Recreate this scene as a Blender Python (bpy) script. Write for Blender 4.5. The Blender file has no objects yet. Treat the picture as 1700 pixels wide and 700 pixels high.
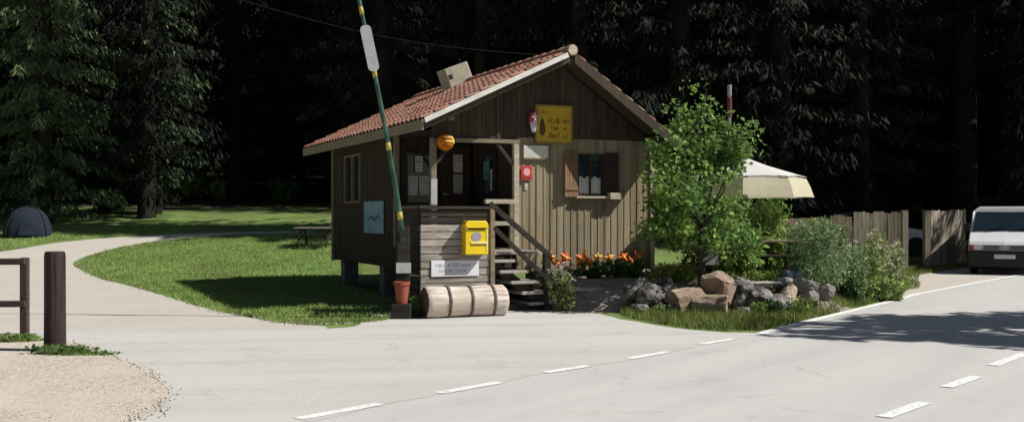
import bpy, bmesh, math, random
import numpy as np
from mathutils import Vector, Matrix, noise
from mathutils.geometry import tessellate_polygon

random.seed(7)
RNG = np.random.default_rng(11)
R = math.radians
SC = bpy.context.scene
COL = SC.collection
F, CX, CY, CAMH = 1800.0, 850.0, 357.0, 1.6        # focal length in photo pixels, horizon, eye height

# ------------------------------------------------------------------ terrain
def sm(x, a, b):
    t = min(1.0, max(0.0, (x - a) / (b - a)))
    return t * t * (3 - 2 * t)

def rise(y, x):
    d0 = 27.0 + 6.0 * sm(x, 4.0, 9.0)
    z = 0.0
    if y > d0:
        z = 0.11 * (y - d0) - 0.10 * (1 - math.exp(-(y - d0) / 1.5))
        z = max(0.0, z)
    if y > 64:
        z += 0.75 * (y - 64)
    return min(z, 42.0)

def H(x, y):                                         # same piecewise-linear height as the 1 m ground grid
    y0, x0 = math.floor(y), math.floor(x)
    fy, fx = y - y0, x - x0
    a = rise(y0, x0) * (1 - fx) + rise(y0, x0 + 1) * fx
    b = rise(y0 + 1, x0) * (1 - fx) + rise(y0 + 1, x0 + 1) * fx
    return a * (1 - fy) + b * fy

def P(px, py, d):                                    # a point at depth d
    return Vector(((px - CX) / F * d, d, CAMH - (py - CY) / F * d))

def G(px, py):                                       # where the ground lies there
    lo, hi = 2.0, 200.0
    for _ in range(60):
        m = (lo + hi) / 2
        p = P(px, py, m)
        if p.z > H(p.x, p.y): lo = m
        else: hi = m
    p = P(px, py, lo)
    p.z = H(p.x, p.y)
    return p

# ------------------------------------------------------------------ materials
def mat(name, c1, c2=None, scale=6.0, rough=0.8, bump=0.0, bscale=None, stretch=(1, 1, 1), island=0.0, metal=0.0,
        detail=5.0, c3=None, scale3=0.6, trans=0.0, lo=0.35, hi=0.65, spec=0.3, coat=0.0):
    m = bpy.data.materials.new(name)
    m.use_nodes = True
    nt = m.node_tree
    N, L = nt.nodes, nt.links
    bs = N['Principled BSDF']
    bs.inputs['Roughness'].default_value = rough
    bs.inputs['Metallic'].default_value = metal
    bs.inputs['Specular IOR Level'].default_value = spec
    bs.inputs['Coat Weight'].default_value = coat
    c2 = c2 or tuple(v * 0.75 for v in c1)
    tc = N.new('ShaderNodeTexCoord')
    mp = N.new('ShaderNodeMapping')
    mp.inputs['Scale'].default_value = stretch
    L.new(tc.outputs['Object'], mp.inputs['Vector'])
    nz = N.new('ShaderNodeTexNoise')
    nz.inputs['Scale'].default_value = scale
    nz.inputs['Detail'].default_value = detail
    nz.inputs['Roughness'].default_value = 0.6
    L.new(mp.outputs['Vector'], nz.inputs['Vector'])
    rp = N.new('ShaderNodeValToRGB')
    rp.color_ramp.elements[0].position = lo
    rp.color_ramp.elements[1].position = hi
    rp.color_ramp.elements[0].color = (*c2, 1)
    rp.color_ramp.elements[1].color = (*c1, 1)
    L.new(nz.outputs['Fac'], rp.inputs['Fac'])
    out = rp.outputs['Color']
    if c3:
        n3 = N.new('ShaderNodeTexNoise')
        n3.inputs['Scale'].default_value = scale3
        n3.inputs['Detail'].default_value = 4
        L.new(tc.outputs['Object'], n3.inputs['Vector'])
        r3 = N.new('ShaderNodeValToRGB')
        r3.color_ramp.elements[0].position = 0.42
        r3.color_ramp.elements[1].position = 0.62
        L.new(n3.outputs['Fac'], r3.inputs['Fac'])
        mx = N.new('ShaderNodeMix'); mx.data_type = 'RGBA'
        L.new(r3.outputs['Color'], mx.inputs['Factor'])
        L.new(out, mx.inputs['A'])
        mx.inputs['B'].default_value = (*c3, 1)
        out = mx.outputs['Result']
    if island:
        ge = N.new('ShaderNodeNewGeometry')
        mr = N.new('ShaderNodeMapRange')
        mr.inputs['To Min'].default_value = 1 - island
        mr.inputs['To Max'].default_value = 1 + island
        L.new(ge.outputs['Random Per Island'], mr.inputs['Value'])
        hs = N.new('ShaderNodeHueSaturation')
        L.new(mr.outputs['Result'], hs.inputs['Value'])
        L.new(out, hs.inputs['Color'])
        out = hs.outputs['Color']
    L.new(out, bs.inputs['Base Color'])
    if bump:
        nb = N.new('ShaderNodeTexNoise')
        nb.inputs['Scale'].default_value = bscale or scale * 3
        nb.inputs['Detail'].default_value = 6
        L.new(mp.outputs['Vector'], nb.inputs['Vector'])
        bp = N.new('ShaderNodeBump')
        bp.inputs['Strength'].default_value = bump
        bp.inputs['Distance'].default_value = 0.02
        L.new(nb.outputs['Fac'], bp.inputs['Height'])
        L.new(bp.outputs['Normal'], bs.inputs['Normal'])
    if trans:
        tr = N.new('ShaderNodeBsdfTranslucent')
        L.new(out, tr.inputs['Color'])
        ms = N.new('ShaderNodeMixShader')
        ms.inputs['Fac'].default_value = trans
        L.new(bs.outputs['BSDF'], ms.inputs[1])
        L.new(tr.outputs['BSDF'], ms.inputs[2])
        L.new(ms.outputs['Shader'], N['Material Output'].inputs['Surface'])
    return m

M = {}
def mk(key, *a, **k): M[key] = mat(key, *a, **k)
# ground covers
mk('asphalt', (.66, .65, .625), (.55, .54, .52), scale=55, rough=.92, bump=.25, bscale=180, c3=(.59, .58, .56), scale3=.55, detail=8)
mk('apron', (.67, .655, .615), (.55, .535, .50), scale=38, rough=.93, bump=.3, bscale=120, c3=(.60, .585, .55), scale3=.7, detail=9)
mk('gravel', (.68, .63, .56), (.47, .43, .38), scale=24, rough=.95, bump=.6, bscale=60, c3=(.60, .555, .495), scale3=.8, detail=9)
mk('sand_gravel', (.70, .625, .535), (.45, .39, .33), scale=19, rough=.95, bump=.7, bscale=45, c3=(.64, .57, .485), scale3=.9, detail=9)
mk('paint_white', (.90, .90, .88), (.60, .60, .585), scale=22, rough=.8, lo=.36, hi=.50, detail=9)
mk('grass_ground', (.22, .32, .09), (.14, .22, .055), scale=3.0, rough=.95, bump=.7, bscale=40, c3=(.14, .175, .05), scale3=.45, detail=8)
mk('grass_blade', (.35, .49, .145), (.23, .355, .10), scale=1.2, rough=.7, island=.5, trans=.3, c3=(.27, .34, .10), scale3=.5)
mk('grass_dry', (.26, .28, .085), (.14, .19, .045), scale=2, rough=.8, island=.5, trans=.25)
mk('soil', (.36, .31, .25), (.20, .165, .13), scale=9, rough=.95, bump=.8, bscale=30, c3=(.40, .35, .29), scale3=1.5)
# woods
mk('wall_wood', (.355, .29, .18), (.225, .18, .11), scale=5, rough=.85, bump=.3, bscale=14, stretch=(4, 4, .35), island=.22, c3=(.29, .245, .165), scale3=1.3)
mk('shaded_wall_wood', (.084, .064, .042), (.047, .036, .025), scale=5, rough=.85, bump=.3, bscale=14, stretch=(4, 4, .35), island=.2)  # wall boards darkened: shade of roof and side put into the colour
mk('dark_wood', (.060, .045, .034), (.034, .026, .02), scale=6, rough=.8, bump=.3, bscale=18, stretch=(1, 1, .4), island=.15)
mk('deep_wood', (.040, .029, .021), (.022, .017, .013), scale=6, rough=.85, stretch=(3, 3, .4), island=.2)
mk('beam_wood', (.30, .25, .17), (.19, .15, .10), scale=7, rough=.85, bump=.3, bscale=20, stretch=(.5, 3, 3), island=.1)
mk('pale_wood', (.62, .55, .43), (.42, .36, .27), scale=7, rough=.85, bump=.3, bscale=20, stretch=(.5, 3, 3), island=.1)
mk('verge_white', (.72, .70, .63), (.54, .52, .46), scale=5, rough=.6)
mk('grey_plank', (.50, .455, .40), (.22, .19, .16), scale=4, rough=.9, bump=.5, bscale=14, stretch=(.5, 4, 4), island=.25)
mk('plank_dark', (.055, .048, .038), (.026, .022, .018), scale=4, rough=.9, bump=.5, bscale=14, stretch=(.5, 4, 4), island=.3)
mk('shutter', (.26, .15, .09), (.17, .095, .055), scale=8, rough=.75, stretch=(3, 3, .5), island=.12)
mk('shutter_shaded', (.055, .030, .022), (.034, .02, .015), scale=8, rough=.75, stretch=(3, 3, .5))  # shutter colour with shade painted in, for parts out of the sun
mk('fence_wood', (.50, .43, .335), (.28, .235, .18), scale=5, rough=.9, bump=.4, bscale=16, stretch=(4, 4, .4), island=.25)
mk('fence_red', (.24, .15, .115), (.13, .085, .065), scale=5, rough=.9, bump=.4, bscale=16, stretch=(4, 4, .4), island=.25)
mk('bollard_wood', (.050, .030, .028), (.022, .015, .014), scale=4, rough=.75, bump=.5, bscale=9, stretch=(5, 5, .35))
mk('rail_wood', (.085, .055, .047), (.045, .03, .026), scale=5, rough=.8, bump=.4, bscale=14, stretch=(.6, 4, 4))
mk('log_wood', (.80, .73, .66), (.40, .32, .27), scale=5, rough=.85, bump=.35, bscale=12, stretch=(.6, 5, 5), c3=(.60, .50, .42), scale3=3.2)
mk('log_end', (.13, .085, .06), (.055, .036, .026), scale=14, rough=.9, bump=.4)
mk('stump_wood', (.55, .43, .30), (.20, .13, .095), scale=5, rough=.9, bump=1.0, bscale=11, stretch=(1, 1, 2.4), c3=(.33, .24, .19), scale3=3.5)
mk('bark', (.030, .025, .021), (.013, .011, .010), scale=7, rough=.95, bump=1.0, bscale=16, stretch=(2, 2, .4))
mk('bark_grey', (.13, .115, .10), (.06, .05, .045), scale=9, rough=.95, bump=.8, bscale=22, stretch=(2, 2, .4))
# roof and masonry
mk('tile', (.47, .215, .15), (.27, .105, .075), scale=2.6, rough=.85, bump=.25, bscale=25, island=.28, c3=(.36, .215, .16), scale3=1.5, detail=7)
mk('concrete', (.20, .19, .175), (.12, .115, .105), scale=8, rough=.9, bump=.3)
mk('cowl', (.50, .44, .35), (.37, .33, .26), scale=6, rough=.85, bump=.2)
mk('rock_dark', (.15, .14, .13), (.030, .028, .028), scale=5, rough=.95, bump=1.0, bscale=11, c3=(.30, .28, .26), scale3=6)
mk('rock_grey', (.36, .335, .31), (.16, .145, .135), scale=4, rough=.9, bump=.8, bscale=10, c3=(.22, .21, .195), scale3=3)
mk('rock_tan', (.55, .43, .33), (.26, .185, .145), scale=3.2, rough=.9, bump=1.0, bscale=9, c3=(.62, .52, .41), scale3=3.5)
mk('slab', (.50, .46, .42), (.32, .29, .27), scale=6, rough=.9, bump=.3)
mk('tent_cloth', (.018, .027, .045), (.012, .019, .032), scale=2.5, rough=.9, bump=.8, bscale=7)
mk('terracotta', (.36, .10, .055), (.26, .07, .04), scale=6, rough=.8)
# signs and small things
mk('yellow_sign', (.60, .39, .025), (.47, .31, .02), scale=4, rough=.5)
mk('sign_brown', (.12, .055, .012), (.09, .04, .01), scale=8, rough=.6)
mk('sign_frame', (.30, .23, .07), (.22, .17, .05), scale=8, rough=.6)
mk('post_yellow', (.90, .66, .01), (.82, .58, .01), scale=3, rough=.38, spec=.5)
mk('post_pale', (.92, .82, .30), (.85, .74, .22), scale=3, rough=.5)
mk('lilac', (.42, .35, .43), (.33, .28, .36), scale=14, rough=.5)
mk('white_board', (.86, .86, .88), (.78, .78, .80), scale=4, rough=.5)
mk('paper', (.55, .54, .53), (.44, .44, .44), scale=7, rough=.8)
mk('paper_green', (.42, .46, .40), (.35, .38, .33), scale=7, rough=.8)
mk('ink', (.42, .47, .60), (.36, .41, .55), scale=9, rough=.7)
mk('blue_poster', (.22, .36, .44), (.15, .27, .35), scale=3.5, rough=.6, c3=(.28, .42, .48), scale3=5)
mk('blue_dark', (.05, .13, .22), (.04, .1, .17), scale=6, rough=.6)
mk('red_sign', (.68, .055, .055), (.55, .04, .04), scale=5, rough=.5)
mk('mast_red', (.16, .05, .045), (.11, .035, .03), scale=5, rough=.6)
mk('pink', (.90, .52, .52), (.80, .4, .42), scale=8, rough=.6)
mk('flag_red', (.70, .08, .11), (.60, .06, .09), scale=6, rough=.8, trans=.2)
mk('flag_white', (.85, .78, .78), (.74, .66, .68), scale=6, rough=.8, trans=.2)
mk('orange', (.88, .30, .02), (.70, .20, .012), scale=7, rough=.5, trans=.35)
mk('lantern_yellow', (.98, .72, .18), (.9, .6, .12), scale=7, rough=.5)
mk('lantern_dark', (.30, .06, .01), (.22, .05, .01), scale=7, rough=.6)
mk('star_orange', (.95, .21, .035), (.85, .16, .03), scale=9, rough=.5, trans=.15)
mk('star_yellow', (.90, .56, .10), (.82, .48, .08), scale=9, rough=.5, trans=.15)
mk('boom_green', (.028, .085, .05), (.018, .055, .034), scale=5, rough=.45, c3=(.06, .12, .095), scale3=4)
mk('boom_yellow', (.52, .44, .09), (.40, .33, .06), scale=6, rough=.5)
mk('boom_plate', (.50, .51, .53), (.42, .43, .45), scale=9, rough=.5)
mk('metal_dark', (.05, .05, .05), (.035, .035, .035), scale=8, rough=.5, metal=.4)
mk('metal_grey', (.38, .38, .40), (.28, .28, .3), scale=8, rough=.45, metal=.3)
mk('strap', (.20, .155, .13), (.08, .06, .05), scale=12, rough=.8)
mk('canvas_white', (.88, .87, .84), (.80, .79, .76), scale=2, rough=.85, trans=.22)
mk('canvas_cream', (.86, .80, .60), (.78, .72, .53), scale=2.5, rough=.85, trans=.4)
mk('cable', (.03, .03, .03), (.02, .02, .02), rough=.6)
mk('blue_bag', (.18, .23, .40), (.10, .14, .27), scale=9, rough=.45, c3=(.40, .46, .60), scale3=7)
# vehicles
mk('van_paint', (.84, .85, .87), (.80, .81, .83), scale=1.2, rough=.28, spec=.5, coat=.5)
mk('van_trim', (.020, .020, .022), (.013, .013, .015), scale=9, rough=.6)
mk('van_grille', (.30, .32, .36), (.24, .26, .30), scale=5, rough=.4)
mk('tyre', (.018, .018, .018), (.012, .012, .012), rough=.85)
mk('rim', (.40, .41, .43), (.32, .33, .35), rough=.35, metal=.6)
mk('glass_dark', (.016, .03, .042), (.010, .02, .028), scale=1.2, rough=.06, spec=.8)
mk('lamp_glass', (.62, .64, .68), (.5, .52, .56), scale=9, rough=.12, spec=.8)
mk('indicator', (.42, .05, .04), (.30, .035, .03), scale=6, rough=.25)
mk('plate', (.62, .60, .60), (.52, .5, .5), scale=9, rough=.5)
mk('curtain', (.66, .66, .66), (.5, .5, .5), scale=5, rough=.9, stretch=(5, 5, .4))
mk('teal', (.10, .26, .24), (.07, .18, .17), scale=4, rough=.5)
# foliage
mk('needle', (.10, .16, .07), (.03, .055, .027), scale=.7, rough=.75, island=.5, trans=.12, c3=(.13, .175, .08), scale3=.5)  # brighter copy of the spruce needles, sunlight put into the colour
mk('needle_shaded', (.0095, .0165, .008), (.003, .005, .003), scale=.5, rough=.85, island=.6)  # same needles with the forest's shade put into the colour
mk('leaf', (.28, .45, .12), (.12, .22, .06), scale=1.5, rough=.6, island=.42, trans=.38, c3=(.25, .39, .09), scale3=1.6)
mk('leaf_hop', (.33, .46, .12), (.17, .27, .07), scale=2, rough=.6, island=.45, trans=.3)
mk('leaf_grey', (.30, .425, .20), (.165, .25, .115), scale=2.2, rough=.7, island=.4, trans=.25)
mk('leaf_wild', (.36, .46, .14), (.19, .27, .08), scale=2.2, rough=.7, island=.45, trans=.3)
mk('leaf_lime', (.33, .41, .095), (.19, .27, .06), scale=2.2, rough=.7, island=.4, trans=.3)
mk('leaf_deep', (.08, .17, .045), (.035, .08, .025), scale=2.2, rough=.6, island=.4, trans=.2)
mk('leaf_bed', (.05, .17, .04), (.03, .10, .028), scale=4, rough=.6, island=.4, trans=.25)
mk('flower_pale', (.62, .58, .46), (.46, .43, .33), scale=8, rough=.8, island=.25, trans=.2)
mk('flower_pink', (.72, .46, .48), (.6, .35, .36), scale=8, rough=.8, island=.25, trans=.2)
mk('stem', (.10, .12, .05), (.06, .07, .03), rough=.8)

# forest floor: grass near the lawn, needle litter under the trees, in world position
def ground_material():
    m = M['grass_ground']
    nt = m.node_tree; N, L = nt.nodes, nt.links
    bs = N['Principled BSDF']
    src = bs.inputs['Base Color'].links[0].from_socket
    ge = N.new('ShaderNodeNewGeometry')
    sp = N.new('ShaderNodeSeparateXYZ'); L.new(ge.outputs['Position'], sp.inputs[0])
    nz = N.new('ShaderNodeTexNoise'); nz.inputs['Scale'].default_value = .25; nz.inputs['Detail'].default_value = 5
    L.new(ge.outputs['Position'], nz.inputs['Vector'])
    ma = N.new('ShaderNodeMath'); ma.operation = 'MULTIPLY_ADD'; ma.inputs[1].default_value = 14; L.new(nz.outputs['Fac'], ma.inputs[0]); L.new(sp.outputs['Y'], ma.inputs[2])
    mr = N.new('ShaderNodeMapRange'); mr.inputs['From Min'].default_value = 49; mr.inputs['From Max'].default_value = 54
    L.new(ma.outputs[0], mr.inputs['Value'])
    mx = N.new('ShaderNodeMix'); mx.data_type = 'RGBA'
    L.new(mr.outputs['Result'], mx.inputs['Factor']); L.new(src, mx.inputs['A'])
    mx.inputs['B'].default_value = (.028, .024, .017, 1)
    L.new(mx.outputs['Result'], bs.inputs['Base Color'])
ground_material()

def road_wear(key, dirn):
    m = M[key]; nt = m.node_tree; N, L = nt.nodes, nt.links; bs = N['Principled BSDF']
    src = bs.inputs['Base Color'].links[0].from_socket
    ge = N.new('ShaderNodeNewGeometry'); mp = N.new('ShaderNodeMapping'); mp.inputs['Rotation'].default_value = (0, 0, dirn)
    L.new(ge.outputs['Position'], mp.inputs['Vector'])
    def mul(a, fac_socket, col):
        mx = N.new('ShaderNodeMix'); mx.data_type = 'RGBA'; mx.blend_type = 'MULTIPLY'
        L.new(fac_socket, mx.inputs['Factor']); L.new(a, mx.inputs['A']); mx.inputs['B'].default_value = (*col, 1); return mx.outputs['Result']
    # thin cracks: noise-bent cell edges, only in places
    wb = N.new('ShaderNodeTexNoise'); wb.inputs['Scale'].default_value = 1.3; wb.inputs['Detail'].default_value = 5; L.new(mp.outputs['Vector'], wb.inputs['Vector'])
    va = N.new('ShaderNodeVectorMath'); va.operation = 'MULTIPLY_ADD'; va.inputs[1].default_value = (1.1, 1.1, 0); L.new(wb.outputs['Color'], va.inputs[0]); L.new(mp.outputs['Vector'], va.inputs[2])
    vo = N.new('ShaderNodeTexVoronoi'); vo.feature = 'DISTANCE_TO_EDGE'; vo.inputs['Scale'].default_value = .42; L.new(va.outputs[0], vo.inputs['Vector'])
    lt = N.new('ShaderNodeMapRange'); lt.inputs['From Min'].default_value = .004; lt.inputs['From Max'].default_value = .013; lt.inputs['To Min'].default_value = 1; lt.inputs['To Max'].default_value = 0
    L.new(vo.outputs['Distance'], lt.inputs['Value'])
    ms = N.new('ShaderNodeTexNoise'); ms.inputs['Scale'].default_value = .35; L.new(mp.outputs['Vector'], ms.inputs['Vector'])
    mr = N.new('ShaderNodeMapRange'); mr.inputs['From Min'].default_value = .50; mr.inputs['From Max'].default_value = .64; mr.inputs['To Max'].default_value = .30; L.new(ms.outputs['Fac'], mr.inputs['Value'])
    mm = N.new('ShaderNodeMath'); mm.operation = 'MULTIPLY'; L.new(lt.outputs['Result'], mm.inputs[0]); L.new(mr.outputs['Result'], mm.inputs[1])
    c = mul(src, mm.outputs[0], (.42, .41, .40))
    # long streaks of wear along the road
    m2 = N.new('ShaderNodeMapping'); m2.inputs['Scale'].default_value = (.9, .07, 1); L.new(mp.outputs['Vector'], m2.inputs['Vector'])
    n2 = N.new('ShaderNodeTexNoise'); n2.inputs['Scale'].default_value = 1.6; n2.inputs['Detail'].default_value = 6; L.new(m2.outputs['Vector'], n2.inputs['Vector'])
    r2 = N.new('ShaderNodeMapRange'); r2.inputs['From Min'].default_value = .42; r2.inputs['From Max'].default_value = .68; r2.inputs['To Max'].default_value = .55; L.new(n2.outputs['Fac'], r2.inputs['Value'])
    c = mul(c, r2.outputs['Result'], (.80, .80, .81))
    # stains
    n3 = N.new('ShaderNodeTexNoise'); n3.inputs['Scale'].default_value = .9; n3.inputs['Detail'].default_value = 8; n3.inputs['Roughness'].default_value = .7; L.new(mp.outputs['Vector'], n3.inputs['Vector'])
    r3 = N.new('ShaderNodeMapRange'); r3.inputs['From Min'].default_value = .56; r3.inputs['From Max'].default_value = .72; r3.inputs['To Max'].default_value = .6; L.new(n3.outputs['Fac'], r3.inputs['Value'])
    c = mul(c, r3.outputs['Result'], (.78, .77, .76))
    L.new(c, bs.inputs['Base Color'])
road_wear('asphalt', R(37)); road_wear('apron', R(80))

# ------------------------------------------------------------------ mesh helpers
class MB:
    def __init__(s): s.v, s.f = [], []
    def add(s, vs, fs):
        b = len(s.v); s.v += [tuple(v) for v in vs]; s.f += [tuple(i + b for i in f) for f in fs]; return s
    def box(s, x0, x1, y0, y1, z0, z1):
        return s.add([(x0,y0,z0),(x1,y0,z0),(x1,y1,z0),(x0,y1,z0),(x0,y0,z1),(x1,y0,z1),(x1,y1,z1),(x0,y1,z1)],
                     [(0,3,2,1),(4,5,6,7),(0,1,5,4),(1,2,6,5),(2,3,7,6),(3,0,4,7)])
    def prism(s, pts, ext):                            # pts: 3-D loop, extruded by ext
        n = len(pts); e = Vector(ext); a = [Vector(p) for p in pts]
        return s.add(a + [p + e for p in a], [tuple(range(n))[::-1], tuple(range(n, 2*n))] + [(i, (i+1) % n, n + (i+1) % n, n + i) for i in range(n)])
    def bar(s, p0, p1, w, h, up=(0, 0, 1)):            # rectangular bar between two points
        p0, p1 = Vector(p0), Vector(p1); d = (p1 - p0).normalized()
        sd = d.cross(Vector(up))
        if sd.length < 1e-4: sd = d.cross(Vector((0, 1, 0)))
        sd.normalize(); u = sd.cross(d)
        q = []
        for p in (p0, p1):
            q += [p - sd*w/2 - u*h/2, p + sd*w/2 - u*h/2, p + sd*w/2 + u*h/2, p - sd*w/2 + u*h/2]
        return s.add(q, [(0,1,2,3),(7,6,5,4),(0,4,5,1),(1,5,6,2),(2,6,7,3),(3,7,4,0)])
    def tube(s, pts, rs, n=10, cap=True):
        pts = [Vector(p) for p in pts]; b = len(s.v); k = len(pts)
        for i, p in enumerate(pts):
            d = (pts[min(i+1, k-1)] - pts[max(i-1, 0)]).normalized()
            a = d.orthogonal().normalized() if i == 0 else (pa - d * pa.dot(d)).normalized()
            pa = a; c = d.cross(a); r = rs[i] if hasattr(rs, '__len__') else rs
            for j in range(n):
                t = 2*math.pi*j/n
                s.v.append(tuple(p + (a*math.cos(t) + c*math.sin(t))*r))
        for i in range(k-1):
            for j in range(n):
                s.f.append((b+i*n+j, b+i*n+(j+1) % n, b+(i+1)*n+(j+1) % n, b+(i+1)*n+j))
        if cap:
            s.f.append(tuple(b+j for j in range(n))[::-1]); s.f.append(tuple(b+(k-1)*n+j for j in range(n)))
        return s
    def lathe(s, prof, n=20, c=(0, 0, 0)):
        b = len(s.v)
        for r, z in prof:
            for j in range(n):
                t = 2*math.pi*j/n; s.v.append((c[0]+r*math.cos(t), c[1]+r*math.sin(t), c[2]+z))
        for i in range(len(prof)-1):
            for j in range(n):
                s.f.append((b+i*n+j, b+i*n+(j+1) % n, b+(i+1)*n+(j+1) % n, b+(i+1)*n+j))
        s.f.append(tuple(b+j for j in range(n))[::-1]); s.f.append(tuple(b+(len(prof)-1)*n+j for j in range(n)))
        return s
    def ball(s, c, r, nu=16, nv=10, sq=(1, 1, 1)):
        b = len(s.v)
        for i in range(nv+1):
            ph = math.pi*i/nv
            for j in range(nu):
                t = 2*math.pi*j/nu
                s.v.append((c[0]+r*sq[0]*math.sin(ph)*math.cos(t), c[1]+r*sq[1]*math.sin(ph)*math.sin(t), c[2]-r*sq[2]*math.cos(ph)))
        for i in range(nv):
            for j in range(nu):
                s.f.append((b+i*nu+j, b+i*nu+(j+1) % nu, b+(i+1)*nu+(j+1) % nu, b+(i+1)*nu+j))
        return s
    def build(s, name, m, parent=None, loc=None, bevel=0.0, smooth=False):
        me = bpy.data.meshes.new(name); me.from_pydata(s.v, [], s.f); me.validate()
        o = bpy.data.objects.new(name, me); COL.objects.link(o)
        me.materials.append(M[m] if isinstance(m, str) else m)
        if parent: o.parent = parent
        if loc is not None: o.location = loc
        if smooth: me.polygons.foreach_set('use_smooth', [True]*len(me.polygons))
        if bevel:
            bv = o.modifiers.new('bevel', 'BEVEL'); bv.width = bevel; bv.segments = 2; bv.limit_method = 'ANGLE'
        return o

def tag(o, label=None, cat=None, group=None, kind=None):
    if label: o['label'] = label
    if cat: o['category'] = cat
    if group: o['group'] = group
    if kind: o['kind'] = kind
    return o

def empty(name, loc=(0, 0, 0), rz=0.0, label=None, cat=None, group=None):
    o = bpy.data.objects.new(name, None); COL.objects.link(o)
    o.location = loc; o.rotation_euler = (0, 0, rz); o.empty_display_size = .2
    return tag(o, label, cat, group)

def np_mesh(name, verts, faces, m, parent=None, smooth=False):
    me = bpy.data.meshes.new(name)
    nv, nf, k = len(verts), len(faces), faces.shape[1]
    me.vertices.add(nv); me.vertices.foreach_set('co', np.ascontiguousarray(verts, dtype=np.float32).ravel())
    me.loops.add(nf*k); me.loops.foreach_set('vertex_index', np.ascontiguousarray(faces, dtype=np.int32).ravel())
    me.polygons.add(nf); me.polygons.foreach_set('loop_start', np.arange(0, nf*k, k, dtype=np.int32))
    me.update(calc_edges=True); me.validate()
    me.materials.append(M[m])
    o = bpy.data.objects.new(name, me); COL.objects.link(o)
    if parent: o.parent = parent
    return o

def unit(a): return a / np.maximum(1e-9, np.linalg.norm(a, axis=1, keepdims=True))

def leaf_arrays(c, dirs, length, width, rng=RNG, fold=0.0):
    """diamond leaves at centres c, long axis dirs"""
    n = len(c); d = unit(dirs)
    rnd = unit(rng.normal(size=(n, 3))); sd = unit(np.cross(d, rnd))
    up = np.cross(d, sd)
    k = rng.uniform(.5, 1.45, n); l = np.reshape(length*k, (n, 1)); w = np.reshape(width*k*rng.uniform(.75, 1.25, n), (n, 1))
    v = np.stack([c - d*l*.5, c + sd*w*.5 - d*l*.05 + up*w*fold, c + d*l*.5, c - sd*w*.5 - d*l*.05 + up*w*fold], axis=1).reshape(-1, 3)
    f = np.arange(4*n).reshape(n, 4)
    return v, f

def blades(name, pts, h, w, m, lean=.35, kind='stuff', parent=None):
    """grass: one thin triangle per blade"""
    n = len(pts); rng = RNG
    a = rng.uniform(0, 2*np.pi, n); hh = h*rng.uniform(.45, 1.25, n); ww = w*rng.uniform(.7, 1.3, n)
    sd = np.stack([np.cos(a), np.sin(a), np.zeros(n)], 1)*ww[:, None]*.5
    tip = pts + np.stack([rng.normal(0, lean, n)*hh, rng.normal(0, lean, n)*hh, hh], 1)
    v = np.stack([pts - sd, pts + sd, tip], 1).reshape(-1, 3)
    o = np_mesh(name, v, np.arange(3*n).reshape(n, 3), m, parent)
    if kind: o['kind'] = kind
    return o

# ------------------------------------------------------------------ ground, road, paths
def inside(poly, x, y):
    c = False; n = len(poly); j = n-1
    for i in range(n):
        xi, yi = poly[i]; xj, yj = poly[j]
        if (yi > y) != (yj > y) and x < (xj-xi)*(y-yi)/(yj-yi)+xi: c = not c
        j = i
    return c

def make_ground():
    xs = list(range(-130, 131)); ys = list(range(-40, 151))
    v = np.array([(x, y, rise(y, x)) for y in ys for x in xs], dtype=np.float32)
    nx = len(xs)
    f = np.array([(j*nx+i, j*nx+i+1, (j+1)*nx+i+1, (j+1)*nx+i) for j in range(len(ys)-1) for i in range(nx-1)], dtype=np.int32)
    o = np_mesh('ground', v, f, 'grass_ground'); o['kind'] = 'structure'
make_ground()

def chaikin(poly, k=2, lim=5.0):
    for _ in range(k):
        out = []; n = len(poly)
        for i in range(n):
            a, b, c = Vector(poly[i-1]), Vector(poly[i]), Vector(poly[(i+1) % n])
            if (a-b).length > lim or (c-b).length > lim or (a-b).length < .3 or (c-b).length < .3: out.append(tuple(b)); continue
            out += [tuple(b.lerp(a, .25)), tuple(b.lerp(c, .25))]
        poly = out
    return poly
def sheet(name, poly, off, m, jitter=0.0):
    """a flat covering draped on the ground: split at the same 1 m lines as the ground grid"""
    bm = bmesh.new()
    pts = []
    n = len(poly)
    for i in range(n):                                  # soften long straight edges
        a, b = Vector(poly[i]), Vector(poly[(i+1) % n]); L = (b-a).length
        k = max(1, int(L/.35)) if jitter else 1
        for q in range(k):
            p = a.lerp(b, q/k)
            if jitter and L < 60:
                e = noise.noise_vector(Vector((p.x*1.3, p.y*1.3, 3.1)))*jitter + noise.noise_vector(Vector((p.x*5, p.y*5, 9.1)))*jitter*.4
                p = p + Vector((e.x, e.y))
            pts.append(p)
    vs = [bm.verts.new((p.x, p.y, 0)) for p in pts]
    for t3 in tessellate_polygon([[Vector((p.x, p.y, 0)) for p in pts]]):
        try: bm.faces.new([vs[i] for i in t3])
        except ValueError: pass
    ys = [p.y for p in pts]; xs = [p.x for p in pts]
    def cut(co, no):
        bmesh.ops.bisect_plane(bm, geom=bm.verts[:]+bm.edges[:]+bm.faces[:], plane_co=co, plane_no=no, dist=1e-5)
    for y in range(math.ceil(max(min(ys), 26)), math.floor(min(max(ys), 70))+1): cut((0, y, 0), (0, 1, 0))
    if max(xs) > 4 and max(ys) > 27:
        for x in range(3, 11): cut((x, 0, 0), (1, 0, 0))
    for vv in bm.verts: vv.co.z = H(vv.co.x, vv.co.y) + off
    bmesh.ops.recalc_face_normals(bm, faces=bm.faces[:])
    me = bpy.data.meshes.new(name); bm.to_mesh(me); bm.free()
    if me.polygons and me.polygons[0].normal.z < 0: me.flip_normals()
    me.materials.append(M[m])
    o = bpy.data.objects.new(name, me); COL.objects.link(o); o['kind'] = 'structure'
    return o

def g2(*pp): return [tuple(G(x, y).xy) for x, y in pp]

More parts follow.
